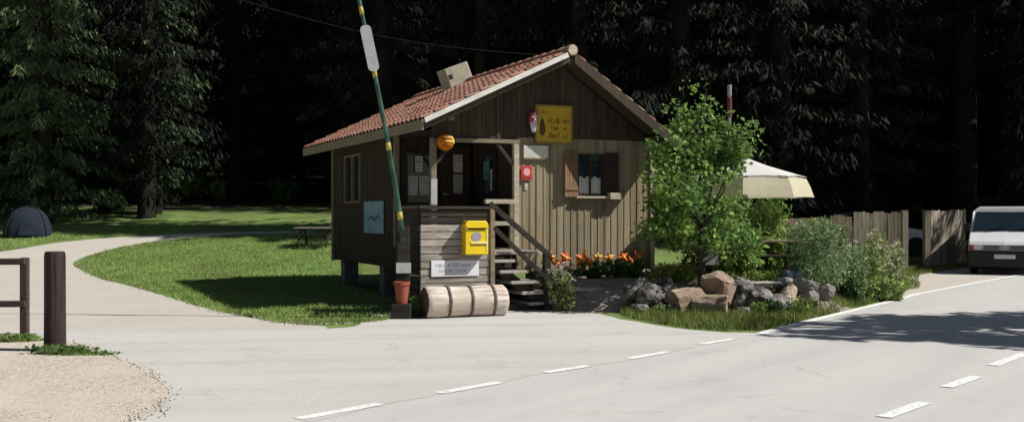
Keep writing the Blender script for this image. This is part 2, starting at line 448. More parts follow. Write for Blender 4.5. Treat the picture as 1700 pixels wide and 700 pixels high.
edge_far = [(8.37, 22.15), (12.0, 27.2), (16.8, 33.2), (23.5, 41.0), (34, 52)]
road_poly = ([(-60, -30), (60, -30), (60, 50)] + edge_far[::-1] +
             g2((1500, 496), (1400, 519), (1270, 553), (1200, 552), (1150, 548), (1080, 538), (1030, 530), (1000, 522), (930, 512), (900, 505)) +
             [(-1.2, 19.0), (-2.3, 17.6)] + g2((600, 542), (500, 549), (300, 549), (110, 549)) + [(-9, 15.0), (-60, 15.0)])
sheet('road', road_poly, .008, 'asphalt', .05)
shoulder_poly = g2((1470, 503), (1530, 487)) + [(9.0, 21.9), (12.6, 27.0), (17.4, 33.0), (24.0, 41.0), (22.2, 42.2), (15.0, 34.3), (10.8, 29.2)] + g2((1500, 470), (1470, 490))
sheet('road_shoulder', shoulder_poly, .005, 'gravel', .06)
path_poly = g2((560, 542), (470, 537), (350, 515), (270, 490), (200, 470), (135, 450), (116, 438), (135, 428), (180, 414), (270, 398), (360, 391), (450, 387.5), (520, 386),
               (520, 383.5), (450, 384), (330, 387), (230, 391), (100, 401), (0, 419), (-200, 440), (-500, 480)) + [(-20, 14)] + g2((0, 560), (110, 556), (300, 556), (500, 556))
sheet('gravel_path', chaikin(path_poly), .004, 'gravel', .06)
apron = g2((112, 549), (300, 549.5), (500, 549.5), (600, 543)) + [(-2.3, 17.6), (-1.2, 18.6)] + g2((900, 506), (930, 513), (1000, 523), (1030, 531), (1080, 539), (1150, 549), (1200, 553), (1262, 556), (1180, 571), (1077, 592), (941, 616), (778, 646), (560, 688), (420, 716), (300, 760), (60, 720), (60, 610), (100, 572))
sheet('driveway', chaikin(apron), .0105, 'apron', .12)
isl = g2((-300, 552), (0, 552), (80, 558), (150, 578), (205, 598), (250, 620), (278, 645), (275, 668), (240, 690), (180, 715), (60, 740), (-300, 790))
sheet('gravel_verge', chaikin(isl), .014, 'sand_gravel', .05)

def stripe(name, a, b, w, off=.0145):
    a, b = Vector(a), Vector(b); d = (b-a).normalized(); n = Vector((-d.y, d.x))*w/2
    return sheet(name, [tuple(a-n), tuple(b-n), tuple(b+n), tuple(a+n)], off, 'paint_white')
def dashes(pix):
    for (x0, y0), (x1, y1) in pix:
        stripe('lane_marking', G(x0, y0).xy, G(x1, y1).xy, .125)
dashes([((495, 697), (630, 672)), ((728, 654), (829, 636)), ((905, 619.5), (977, 608.5)), ((1045, 596.5), (1109, 585)), ((1164, 572.5), (1216, 564)),
        ((1467, 694), (1535, 669.5)), ((1571, 644), (1622, 626)), ((1648, 608), (1702, 588)), ((1728, 579), (1766, 566)), ((180, 757), (345, 727))])
ed = g2((1262, 555), (1330, 537), (1400, 520), (1470, 503), (1522, 489))
eds = [Vector(p) for p in ed] + [Vector((12.15, 27.1)), Vector((16.95, 33.1))]
mb = MB()
for i, p in enumerate(eds):
    t = (eds[min(i+1, len(eds)-1)] - eds[max(i-1, 0)]).normalized(); n = Vector((-t.y, t.x))*.08
    mb.v += [(p.x-n.x, p.y-n.y, H(p.x, p.y)+.0145), (p.x+n.x, p.y+n.y, H(p.x, p.y)+.0145)]
    if i: mb.f.append((2*i-2, 2*i-1, 2*i+1, 2*i))
tag(mb.build('road_edge_line', 'paint_white'), kind='structure')

# raised garden in front of the hut: earth behind the rocks
HX, HY, HT = -1.36, 18.6, R(23.7)                      # hut's front left corner and turn
U = Vector((math.cos(HT), math.sin(HT))); V = Vector((-math.sin(HT), math.cos(HT)))
def hut(s, t, z=0.0):
    p = Vector((HX, HY)) + U*s + V*t
    return Vector((p.x, p.y, z))
def mound_h(x, y):
    front = 17.75 + .04*max(0, x-1.2) + .22*noise.noise(Vector((x*1.1, 2.2, 0)))
    h = sm(y, front-.15, front+.95) * sm(x, .55, 1.15) * (1-sm(x, 4.9, 6.0)) * (1-sm(y, 22.5, 25))
    return .50*h + .03*noise.noise(Vector((x*2, y*2, 5)))*h - .02
def make_mound():
    xs = np.arange(.3, 7.6, .12); ys = np.arange(17.2, 25.4, .12)
    v = np.array([(x, y, mound_h(x, y)+(H(x, y))) for y in ys for x in xs]); nx = len(xs)
    f = np.array([(j*nx+i, j*nx+i+1, (j+1)*nx+i+1, (j+1)*nx+i) for j in range(len(ys)-1) for i in range(nx-1)])
    o = np_mesh('garden_ground', v, f, 'soil', smooth=True); o['kind'] = 'structure'
make_mound()
def TZ(x, y): return max(H(x, y), mound_h(x, y) + H(x, y))

# grass
def scatter(poly, n, zfun=H, reject=None):
    xs = [p[0] for p in poly]; ys = [p[1] for p in poly]; out = []
    x0, x1, y0, y1 = min(xs), max(xs), min(ys), max(ys); tries = 0
    while len(out) < n and tries < n*12:
        tries += 1
        x = random.uniform(x0, x1); y = random.uniform(y0, y1)
        if inside(poly, x, y) and not (reject and reject(x, y)): out.append((x, y, zfun(x, y)))
    return np.array(out)
lawn = g2((124, 438), (200, 468), (350, 512.5), (470, 535), (560, 538), (650, 532)) + [(-1.6, 18.6), (-3.6, 24), (-4.5, 36)] + g2((450, 389), (360, 392.5), (270, 400), (180, 416))
lawn_s = chaikin(lawn)
blades('lawn_grass', scatter(lawn_s, 70000, H, lambda x, y: noise.noise(Vector((x*.8, y*.8, 4))) + .6*noise.noise(Vector((x*3, y*3, 1))) < random.uniform(-.9, .0)), .06, .016, 'grass_blade', .5)
def ragged(poly, n, sig, lo, hi):
    out = []
    for _ in range(n):
        i = random.randint(lo, hi); a, b = Vector(poly[i % len(poly)]), Vector(poly[(i+1) % len(poly)]); p = a.lerp(b, random.random())
        k = max(0, noise.noise(Vector((p.x*2.2, p.y*2.2, 8)))+.35)
        p += Vector((random.gauss(0, sig*k), random.gauss(0, sig*k))); out.append((p.x, p.y, H(p.x, p.y)))
    return np.array(out)
k_ = len(lawn_s)
blades('lawn_edge_grass', ragged(lawn_s, 9000, .16, 0, k_-1), .07, .016, 'grass_blade', .6)
lawn_b = g2((-120, 418), (0, 417), (100, 399), (230, 389.5), (330, 385.5), (330, 376), (0, 376), (-150, 376))
blades('lawn_grass', scatter(lawn_b, 12000), .06, .02, 'grass_blade', .5)
verge = g2((1030, 524), (1080, 535.5), (1115, 541), (1150, 546), (1200, 550), (1262, 549), (1330, 533), (1400, 516), (1465, 499), (1500, 489), (1450, 478), (1350, 500), (1250, 515), (1100, 514), (1040, 515))
blades('verge_grass', scatter(verge, 12000, TZ), .13, .014, 'grass_dry', .45)
verge2 = [(8.1, 22.6), (8.9, 23.7), (10.8, 28.8), (14.8, 34.4), (12, 35), (10, 32), (8, 27), (7, 23)]
blades('verge_grass', scatter(verge2, 7000), .12, .018, 'grass_dry', .45)
bedg = [(2.5, 18.7), (4.4, 18.2), (5.5, 18.4), (7.9, 22.1), (8.0, 26), (3, 24)]
blades('garden_grass', scatter(bedg, 22000, TZ), .13, .016, 'grass_dry', .5)

def stones(name, pts, r0, r1, m):
    base = np.array([(1, 0, 0), (0, 1, 0), (-1, 0, 0), (0, -1, 0), (0, 0, .8), (0, 0, -.6)]); fc = np.array([(0, 1, 4), (1, 2, 4), (2, 3, 4), (3, 0, 4), (1, 0, 5), (2, 1, 5), (3, 2, 5), (0, 3, 5)])
    n = len(pts); sc = RNG.uniform(r0, r1, (n, 1, 1))*RNG.uniform(.6, 1.3, (n, 1, 3))*RNG.uniform(.75, 1.2, (n, 6, 1)); a = RNG.uniform(0, 6.28, n); v = base[None]*sc
    x = v[..., 0]*np.cos(a)[:, None]-v[..., 1]*np.sin(a)[:, None]; y = v[..., 0]*np.sin(a)[:, None]+v[..., 1]*np.cos(a)[:, None]
    v = np.stack([x, y, v[..., 2]], -1)+pts[:, None, :]
    o = np_mesh(name, v.reshape(-1, 3), (fc[None]+6*np.arange(n)[:, None, None]).reshape(-1, 3), m); o['kind'] = 'stuff'
isl_s = chaikin(isl); near = [i for i, p in enumerate(isl_s) if 8 < p[1] < 15 and p[0] > -6]
pts_ = ragged(isl_s, 380, .12, min(near), max(near)); pts_[:, 2] += .018; stones('loose_gravel', pts_, .005, .018, 'sand_gravel')
pts_ = scatter(isl_s, 1200); pts_[:, 2] += .016; stones('loose_gravel', pts_, .004, .012, 'sand_gravel')
pts_ = ragged(lawn_s, 2500, .22, 0, len(lawn_s)-1); pts_[:, 2] += .012; stones('loose_gravel', pts_, .006, .02, 'gravel')

# ------------------------------------------------------------------ the hut
hutE = empty('wooden_hut', (HX, HY, 0), HT, 'small weathered board hut with red tiled gable roof and recessed porch', 'hut')
W, LEN, ZB = 4.323, 6.7, .60
SA, ZA = 2.35, 4.525                                   # apex (top of tiles)
EL, ER = -.38, 4.46                                    # eaves
SLL, SLR = .467, .697
OF, OB = -.65, 8.0                                      # front and rear verge
def ztop(s): return ZA - SLL*(SA-s) if s < SA else ZA - SLR*(s-SA)
def zund(s): return ztop(s) - .15
PS, PT = 1.567, 2.0                                     # porch recess
def board_wall(mbx, a, b, n, z0f, z1f, depth=.015, bw=.135, holes=(), batten=True):
    """vertical boards from point a to point b (2-D hut coordinates), n = outward normal"""
    a, b, n = Vector(a), Vector(b), Vector(n); L = (b-a).length; d = (b-a)/L
    k = max(1, round(L/bw)); wd = L/k
    def seg(u0, u1, z0, z1a, z1b, dp):
        p = [a + d*u0, a + d*u1]; q = [p[0]-n*.04, p[1]-n*.04]; o = n*dp
        vs = [(q[0].x, q[0].y, z0), (q[1].x, q[1].y, z0), (p[1].x+o.x, p[1].y+o.y, z0), (p[0].x+o.x, p[0].y+o.y, z0),
              (q[0].x, q[0].y, z1a), (q[1].x, q[1].y, z1b), (p[1].x+o.x, p[1].y+o.y, z1b), (p[0].x+o.x, p[0].y+o.y, z1a)]
        mbx.add(vs, [(0,1,2,3),(4,7,6,5),(0,4,5,1),(1,5,6,2),(2,6,7,3),(3,7,4,0)])
    def col(u0, u1, dp):
        u0, u1 = max(u0, 0), min(u1, L)
        if u1-u0 < .004: return
        cuts = [(u0, u1, [(None, None)])]
        for (h0, h1, hz0, hz1) in holes:
            nxt = []
            for (c0, c1, zr) in cuts:
                if c1 <= h0 or c0 >= h1: nxt.append((c0, c1, zr)); continue
                if c0 < h0: nxt.append((c0, h0, zr))
                if c1 > h1: nxt.append((h1, c1, zr))
                nxt.append((max(c0, h0), min(c1, h1), [(None, hz0), (hz1, None)]))
            cuts = nxt
        for (c0, c1, zr) in cuts:
            if c1-c0 < .004: continue
            for (lo, hi) in zr:
                z0 = z0f if lo is None else lo
                za = z1f(c0) if hi is None else hi; zb = z1f(c1) if hi is None else hi
                if min(za, zb) - z0 > .01: seg(c0, c1, z0, za, zb, dp)
    for i in range(k):
        col(i*wd+.004, (i+1)*wd-.004, random.uniform(0, .006))
    if batten:
        for i in range(k+1):
            col(i*wd-.021, i*wd+.021, depth)
WIN = (2.77, 3.30, 1.95, 2.72)
# sunlit front wall, lower part; the gable boards above have the roof's shade in their colour
w = MB(); board_wall(w, (PS, 0), (W, 0), (0, -1), ZB, lambda u: 2.98, holes=[(WIN[0]-PS, WIN[1]-PS, WIN[2], WIN[3])])
w.build('front_wall', 'wall_wood', hutE)
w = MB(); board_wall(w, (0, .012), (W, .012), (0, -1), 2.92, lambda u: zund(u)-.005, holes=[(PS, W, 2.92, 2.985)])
w.build('gable', 'shaded_wall_wood', hutE)['label'] = 'boarded gable with the roof shade in its colour'
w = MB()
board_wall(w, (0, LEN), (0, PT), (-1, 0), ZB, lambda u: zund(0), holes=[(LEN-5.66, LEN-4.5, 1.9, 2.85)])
w.build('side_wall', 'shaded_wall_wood', hutE)
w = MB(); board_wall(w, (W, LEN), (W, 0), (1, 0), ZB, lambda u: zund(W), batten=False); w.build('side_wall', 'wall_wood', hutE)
w = MB(); board_wall(w, (0, LEN), (W, LEN), (0, 1), ZB, lambda u: zund(u)-.005, batten=False); w.build('rear_wall', 'shaded_wall_wood', hutE)
# porch recess
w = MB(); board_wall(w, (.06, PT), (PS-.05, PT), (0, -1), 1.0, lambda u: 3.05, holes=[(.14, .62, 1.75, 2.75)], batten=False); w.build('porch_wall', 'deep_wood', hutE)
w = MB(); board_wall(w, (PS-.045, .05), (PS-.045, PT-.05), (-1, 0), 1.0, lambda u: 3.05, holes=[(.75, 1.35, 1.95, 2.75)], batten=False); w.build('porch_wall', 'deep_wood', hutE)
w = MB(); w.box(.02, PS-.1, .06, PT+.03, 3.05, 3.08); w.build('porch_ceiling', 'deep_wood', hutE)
w = MB(); w.box(0.02, W-.03, .05, LEN-.03, ZB+.01, ZB+.12); w.build('floor_frame', 'dark_wood', hutE)
w = MB(); w.box(-.02, PS-.06, -.02, PT-.02, .96, 1.02); w.build('porch_floor', 'beam_wood', hutE)
w = MB(); w.box(-.01, PS, .03, .045, ZB, .96); w.build('porch_skirt', 'dark_wood', hutE)
w = MB(); board_wall(w, (0, PT), (0, .0), (-1, 0), ZB, lambda u: 1.72); w.build('side_wall', 'shaded_wall_wood', hutE)
for s, m in ((0.0, 'beam_wood'), (PS-.02, 'pale_wood')):
    MB().box(s-.05, s+.05, -.065, .03, 1.0, 2.92).build('porch_post', m, hutE, bevel=.006)
MB().box(-.06, .03, PT-.05, PT+.05, 1.0, 3.1).build('porch_post', 'beam_wood', hutE, bevel=.006)
MB().box(-.05, PS+.05, -.07, .025, 2.86, 2.93).build('porch_beam', 'beam_wood', hutE, bevel=.006)
MB().bar((.06, -.02, 2.30+.2), (.36, -.02, 2.86), .05, .06).build('brace', 'dark_wood', hutE)
MB().bar((PS-.08, -.02, 2.5), (PS-.38, -.02, 2.86), .05, .06).build('brace', 'dark_wood', hutE)
w = MB(); w.box(-.05, .03, .05, PT-.06, 1.72, 1.77); w.build('porch_rail', 'beam_wood', hutE, bevel=.005)
# porch window, with notices behind it
fr = MB()
for a in ((.20, .72),):
    s0, s1 = a
    fr.box(s0-.04, s1+.04, PT-.05, PT-.02, 1.71, 1.75).box(s0-.04, s1+.04, PT-.05, PT-.02, 2.75, 2.79).box(s0-.04, s0, PT-.05, PT-.02, 1.75, 2.75).box(s1, s1+.04, PT-.05, PT-.02, 1.75, 2.75)
wn = fr.build('window', 'dark_wood', hutE); MB().box(.20, .72, PT+.012, PT+.018, 1.75, 2.75).build('pane', 'glass_dark', wn)
dr = MB(); dr.box(.86, 1.46, PT-.045, PT-.012, 1.02, 2.9); dr.box(.92, 1.40, PT-.056, PT-.045, 1.10, 1.75)
dr = dr.build('door', 'shutter_shaded', hutE, bevel=.005)
MB().box(.90, .93, PT-.10, PT-.056, 1.98, 2.02).box(.90, 1.0, PT-.11, PT-.095, 1.99, 2.012).build('handle', 'metal_grey', dr)
fr = MB(); sx = PS-.09
for (t0, t1, z0, z1) in ((.76, 1.44, 1.91, 1.95), (.76, 1.44, 2.75, 2.79), (.76, .80, 1.95, 2.75), (1.40, 1.44, 1.95, 2.75)): fr.box(sx-.02, sx+.02, t0, t1, z0, z1)
wn = fr.build('window', 'metal_dark', hutE); MB().box(sx+.022, sx+.03, .80, 1.40, 1.95, 2.75).build('pane', 'glass_dark', wn)
# front window
fr = MB(); a, b, c, d = WIN
fr.box(a, b, -.03, .03, c, c+.035).box(a, b, -.03, .03, d-.035, d).box(a, a+.035, -.03, .03, c+.035, d-.035).box(b-.035, b, -.03, .03, c+.035, d-.035).box((a+b)/2-.018, (a+b)/2+.018, -.028, .03, c+.035, d-.035)
wn = fr.build('window', 'dark_wood', hutE, bevel=.003)
MB().box(a+.03, b-.03, .012, .018, c+.03, d-.03).build('pane', 'glass_dark', wn)
cu = MB()
for i in range(22):
    s0 = a+.04+i*(b-a-.08)/22; cu.box(s0, s0+(b-a-.08)/22*.99, .001+.003*(i % 2), .006+.003*(i % 2), c+.036, c+.34+.02*math.sin(i*.9))
cu.build('curtain', 'curtain', wn)
MB().box(a-.06, b+.10, -.13, .0, c-.045, c-.005).build('sill', 'pale_wood', wn, bevel=.004)
def shutter(s0, s1, m, out0, out1):
    sh = MB(); k = 3
    for i in range(k):
        f0, f1 = i/k+.01, (i+1)/k-.01
        p = [Vector((s0+(s1-s0)*f, -(out0+(out1-out0)*f), 0)) for f in (f0, f1)]
        sh.prism([(p[0].x, p[0].y, c-.02), (p[1].x, p[1].y, c-.02), (p[1].x, p[1].y-.028, c-.02), (p[0].x, p[0].y-.028, c-.02)], (0, 0, d-c+.04))
    for z in (c+.1, d-.14):
        sh.prism([(s0, -out0-.03, z), (s1, -out1-.03, z), (s1, -out1-.048, z), (s0, -out0-.048, z)], (0, 0, .06))
    return sh.build('shutter', m, wn)
shutter(a-.005, a-.30, 'shutter', .035, .10)
shutter(b+.005, b+.30, 'shutter_shaded', .035, .05)
MB().box(b+.06, b+.28, -.20, -.035, c-.06, c+.06).build('window_box', 'pale_wood', wn, bevel=.004)
# side window
fr = MB()
for (t0, t1, z0, z1) in ((4.46, 5.70, 1.86, 1.90), (4.46, 5.70, 2.85, 2.89), (4.46, 4.5, 1.9, 2.85), (5.66, 5.70, 1.9, 2.85), (5.05, 5.09, 1.9, 2.85)): fr.box(-.05, .01, t0, t1, z0, z1)
wn2 = fr.build('window', 'beam_wood', hutE, bevel=.003); MB().box(.0, .008, 4.5, 5.66, 1.9, 2.85).build('pane', 'glass_dark', wn2)
sh = MB(); sh.box(-.075, -.047, 5.72, 6.25, 1.86, 2.9); sh.build('shutter', 'shutter_shaded', wn2)
# corner boards
MB().box(W-.02, W+.07, -.035, .06, ZB-.02, zund(W)).build('corner_board', 'pale_wood', hutE, bevel=.004)
MB().box(-.055, .03, LEN-.05, LEN+.06, ZB-.02, zund(0)).build('corner_board', 'beam_wood', hutE, bevel=.004)
# piers
for (s, t) in ((.25, .4), (.25, 3.3), (.25, 6.3), (2.2, .5), (W-.3, .5), (W-.3, 3.3), (W-.3, 6.3)):
    g = hut(s, t); z = H(g.x, g.y)-.1
    MB().box(s-.16, s+.16, t-.16, t+.16, z, ZB).build('pier', 'concrete', hutE, bevel=.01)

# roof: pantiles with rounded ridges across and a step at every course
def tiles(s0, s1, flip):
    sl = math.hypot(1, SLL if not flip else SLR)
    run = abs(s1-s0); Ls = run*sl; rows = max(1, round(Ls/.30)); colw = .235; ncol = int((OB-OF)/colw); colw = (OB-OF)/ncol
    mbt = MB()
    nrm = Vector((-SLL, 0, 1)).normalized() if not flip else Vector((SLR, 0, 1)).normalized()
    dn = Vector((s1-s0, 0, ztop(s1)-ztop(s0)))/run/1.0
    K = 6
    for r in range(rows):
        for cidx in range(ncol):
            f0, f1 = r/rows, min(1.0, (r+1.12)/rows)
            lift = random.uniform(-.004, .004); sk = random.uniform(-.006, .006)
            base = len(mbt.v)
            for j in range(K+1):
                u = j/K; t = OF + (cidx + u*1.04)*colw
                hh = .036*(math.sin(math.pi*min(1, u/.62))**.8 if u < .62 else -.18*math.sin(math.pi*(u-.62)/.38))
                for f, e in ((f0, .0), (f1, .026), (f1, .010)):
                    p = Vector((s0+(s1-s0)*f, t+sk*(f-f0)*rows, ztop(s0)+(ztop(s1)-ztop(s0))*f)) + nrm*(e+hh-.05+lift)
                    mbt.v.append(tuple(p))
            for j in range(K):
                o = base+3*j
                q1, q2 = (o, o+3, o+4, o+1), (o+1, o+4, o+5, o+2)
                mbt.f += [q1, q2]
    return mbt
rf = MB()
# roof deck boards (underside seen)
def slab(s0, s1, up, th):
    return [(s0, OF, ztop(s0)-up), (s1, OF, ztop(s1)-up), (s1, OF, ztop(s1)-up-th), (s0, OF, ztop(s0)-up-th)]
rf.prism(slab(EL+.02, SA, .075, .04), (0, OB-OF, 0)); rf.prism(slab(SA, ER-.02, .075, .04), (0, OB-OF, 0))
roof = rf.build('roof', 'shaded_wall_wood', hutE)
tl = tiles(SA-.02, EL-.05, False).build('tiles', 'tile', roof)
tr = tiles(SA+.02, ER+.05, True).build('tiles', 'tile', roof)
rt = MB(); n = int((OB-OF)/.36)
for i in range(n):
    t0 = OF+i*(OB-OF)/n; rt.tube([(SA, t0-.02, ZA-.045), (SA, t0+(OB-OF)/n+.02, ZA-.06)], [.10, .088], 14)
rt.build('ridge_tiles', 'tile', roof, smooth=True)
MB().tube([(SA, OF-.03, ZA-.05), (SA, OF+.10, ZA-.055)], .085, 14).build('ridge_cap', 'pale_wood', roof)
# front verge boards; the left one is a painted, tilted capping that catches the sun
def verge(sa, sb, drop, th, y0, y1):
    return [(sa, y0, ztop(sa)-drop), (sb, y0, ztop(sb)-drop), (sb, y1, ztop(sb)-drop-th), (sa, y1, ztop(sa)-drop-th)]
b_ = MB()
p = [Vector(q) for q in verge(EL, SA-.10, .045, .088, OF-.015, OF-.085)]
b_.add(p + [Vector((q.x, OF-.004, q.z)) for q in p], [(0,3,2,1),(4,5,6,7),(0,1,5,4),(2,3,7,6),(1,2,6,5),(3,0,4,7)])
b_.build('bargeboard', 'verge_white', roof)['label'] = 'white painted verge board catching the sun'
b2 = MB(); p = [Vector(q) for q in verge(SA+.04, ER, .05, .20, OF-.03, OF-.03)]
b2.add(p + [q + Vector((0, .026, 0)) for q in p], [(0,3,2,1),(4,5,6,7),(0,1,5,4),(2,3,7,6),(1,2,6,5),(3,0,4,7)]); b2.build('bargeboard', 'shaded_wall_wood', roof)
b2 = MB(); p = [Vector(q) for q in verge(EL, SA-.04, .145, .09, OF-.002, OF-.002)]
b2.add(p + [q + Vector((0, .03, 0)) for q in p], [(0,3,2,1),(4,5,6,7),(0,1,5,4),(2,3,7,6),(1,2,6,5),(3,0,4,7)]); b2.build('bargeboard', 'shaded_wall_wood', roof)
MB().box(EL-.045, EL-.012, OF-.02, OB, ztop(EL)-.25, ztop(EL)-.075).build('fascia', 'beam_wood', roof)
MB().box(ER+.012, ER+.04, OF-.02, OB, ztop(ER)-.25, ztop(ER)-.075).build('fascia', 'beam_wood', roof)
for i in range(14):
    t = OF+.15+i*.585; MB().bar((EL+.0, t, zund(EL)-.03), (.02, t, zund(.02)-.03), .07, .09).build('rafter', 'shaded_wall_wood', roof)
for s_, nm in ((.10, 0), (SA, 1), (W-.1, 2)):
    MB().box(s_-.06, s_+.06, OF+.02, .02, zund(s_)-.14, zund(s_)-.02).build('purlin', 'shaded_wall_wood', roof)
# vent chimney standing square to the left slope, near the ridge
cs_, ct = 2.20, 4.55
Mx = Matrix.Translation((cs_, ct, ztop(cs_)-.04)) @ Matrix.Rotation(-math.atan(SLL)*.86, 4, 'Y')
def tilt_box(mbx, *b):
    t_ = MB(); t_.box(*b); mbx.add([Mx @ Vector(v) for v in t_.v], t_.f); return mbx
chim = tilt_box(MB(), -.27, .27, -.26, .26, -.12, .44).build('chimney', 'cowl', roof, bevel=.008)
tilt_box(MB(), -.235, -.15, -.268, -.262, .19, .29).build('flue_hole', 'metal_dark', chim)
tilt_box(MB(), .2705, .285, -.25, .25, .05, .43).build('sunlit_side_sheet', 'verge_white', chim)  # white sheet paints sunlight on the right side of the box
tilt_box(MB(), -.285, .285, -.275, -.2605, -.06, .03).build('base_flashing', 'tile', chim)

# deck in front of the porch, with its plank front
DT, D0, D1 = -1.15, -.62, .571
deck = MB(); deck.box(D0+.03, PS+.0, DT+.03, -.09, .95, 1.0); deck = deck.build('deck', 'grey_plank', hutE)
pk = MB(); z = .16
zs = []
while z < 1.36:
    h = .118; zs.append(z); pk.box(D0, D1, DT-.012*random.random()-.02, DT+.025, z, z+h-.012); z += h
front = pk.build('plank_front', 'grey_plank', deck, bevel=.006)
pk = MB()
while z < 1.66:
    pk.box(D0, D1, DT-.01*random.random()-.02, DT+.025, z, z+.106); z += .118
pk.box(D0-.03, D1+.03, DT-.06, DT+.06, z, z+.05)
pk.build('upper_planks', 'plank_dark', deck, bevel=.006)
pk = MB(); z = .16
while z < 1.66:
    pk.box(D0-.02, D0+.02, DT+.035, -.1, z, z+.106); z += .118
pk.build('plank_side', 'plank_dark', deck, bevel=.006)  # darker than the front planks: the side's shade put into the colour
for (s, t) in ((D0+.08, DT+.09), (D1-.08, DT+.09), (D1-.08, -.2), (D0+.08, -.2)):
    MB().box(s-.05, s+.05, t-.05, t+.05, 0, 1.68).build('deck_post', 'plank_dark', deck)
# stair
stair = MB()
stair.box(D1+.02, 1.70, DT+.10, DT+.14, .05, .12)
stair.bar((D1+.05, DT+.12, .85), (1.72, DT+.12, .02), .04, .16); stair.bar((D1+.05, -.24, .85), (1.72, -.24, .02), .04, .16)
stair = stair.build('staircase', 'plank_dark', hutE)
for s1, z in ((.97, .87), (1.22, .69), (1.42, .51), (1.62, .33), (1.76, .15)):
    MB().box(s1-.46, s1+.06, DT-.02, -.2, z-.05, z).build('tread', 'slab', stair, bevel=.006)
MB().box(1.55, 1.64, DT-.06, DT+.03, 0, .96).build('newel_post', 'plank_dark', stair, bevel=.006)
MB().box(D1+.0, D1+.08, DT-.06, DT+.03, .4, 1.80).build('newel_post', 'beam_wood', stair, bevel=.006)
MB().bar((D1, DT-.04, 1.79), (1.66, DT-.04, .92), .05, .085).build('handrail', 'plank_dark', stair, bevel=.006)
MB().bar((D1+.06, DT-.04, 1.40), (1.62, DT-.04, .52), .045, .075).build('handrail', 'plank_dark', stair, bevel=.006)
MB().box(.90, PS-.05, -.20, -.10, 1.80, 1.875).build('landing_rail', 'pale_wood', stair, bevel=.004)
MB().box(1.0, 1.36, -.20, -.14, 1.42, 1.49).build('landing_rail', 'pale_wood', stair, bevel=.004)
MB().box(1.36, 1.43, -.2, -.13, .95, 1.80).build('landing_post', 'beam_wood', stair, bevel=.004)

# ------------------------------------------------------------------ things fixed on the hut
def hut_thing(name, s, t, z, label, cat, group=None, extra=0.0):
    p = hut(s, t, z); return empty(name, p, HT+extra, label, cat, group)
def scribble(mbx, x0, x1, z0, h, y, seed, dens=1.0):
    """a line of lettering too blurred to read: strokes of letter size"""
    rn = random.Random(seed); x = x0
    while x < x1-h*.3:
        if rn.random() < .14: x += h*.45; continue
        wl = h*rn.uniform(.35, .62); zz = rn.choice((0, 0, 0, .22))*h; t = h*.16
        hh = h*(1 if rn.random() < .35 else .68)
        mbx.box(x, x+t, y-.002, y, z0-zz*.5, z0+hh)
        if rn.random() < .6: mbx.box(x+t, x+wl-t, y-.002, y, z0+hh-t, z0+hh)
        if rn.random() < .6: mbx.box(x+t, x+wl-t, y-.002, y, z0, z0+t)
        if rn.random() < .5: mbx.box(x+wl-t, x+wl, y-.002, y, z0, z0+hh)
        x += wl + h*.14

e = hut_thing('yellow_signboard', 2.275, -.06, 2.91, 'yellow framed signboard with dark lettering on the dark gable', 'sign')
MB().box(-.34, .34, -.02, .015, .0, .63).build('board', 'yellow_sign', e, bevel=.004)
f_ = MB(); f_.box(-.37, .37, -.035, .02, .63, .662).box(-.37, .37, -.035, .02, -.032, 0).box(-.37, -.34, -.035, .02, 0, .63).box(.34, .37, -.035, .02, 0, .63)
f_.build('frame', 'sign_frame', e, bevel=.003)
t_ = MB(); scribble(t_, -.12, .30, .34, .085, -.022, 3); scribble(t_, -.06, .24, .215, .07, -.022, 8); scribble(t_, -.10, .31, .075, .085, -.022, 12); scribble(t_, -.25, -.12, .50, .06, -.022, 4)
t_.build('lettering', 'sign_brown', e)
em = MB(); em.prism([(-.29, -.022, .14), (-.21, -.022, .10), (-.17, -.022, .2), (-.20, -.022, .36), (-.24, -.022, .44), (-.28, -.022, .34)], (0, -.003, 0)); em.build('emblem', 'sign_brown', e)

e = hut_thing('small_flag', 1.90, -.10, 3.0, 'small red and white flag hanging beside the yellow signboard', 'flag')
MB().tube([(.05, .05, .15), (-.02, -.12, .47)], .010, 8).build('pole', 'beam_wood', e)
def cloth(pts, name, m, par):
    c_ = MB(); nx, nz = 6, 6
    for j in range(nz+1):
        for i in range(nx+1):
            u, v_ = i/nx, j/nz
            a = Vector(pts[0]).lerp(Vector(pts[1]), u); b = Vector(pts[3]).lerp(Vector(pts[2]), u); q = a.lerp(b, v_)
            c_.v.append((q.x, q.y+.018*math.sin(u*7+v_*2), q.z))
    for j in range(nz):
        for i in range(nx):
            k = j*(nx+1)+i; c_.f.append((k, k+1, k+nx+2, k+nx+1))
    return c_.build(name, m, par, smooth=True)
cloth([(-.155, -.10, .37), (-.02, -.12, .47), (.015, -.06, .31), (-.15, -.08, .22)], 'cloth', 'flag_red', e)
cloth([(-.15, -.082, .218), (.013, -.062, .308), (.02, -.06, .12), (-.09, -.08, .05)], 'cloth', 'flag_white', e)
cr = MB(); cr.box(-.085, -.055, -.135, -.128, .27, .40).box(-.125, -.015, -.137, -.130, .32, .35); cr.build('cross', 'flag_white', e)

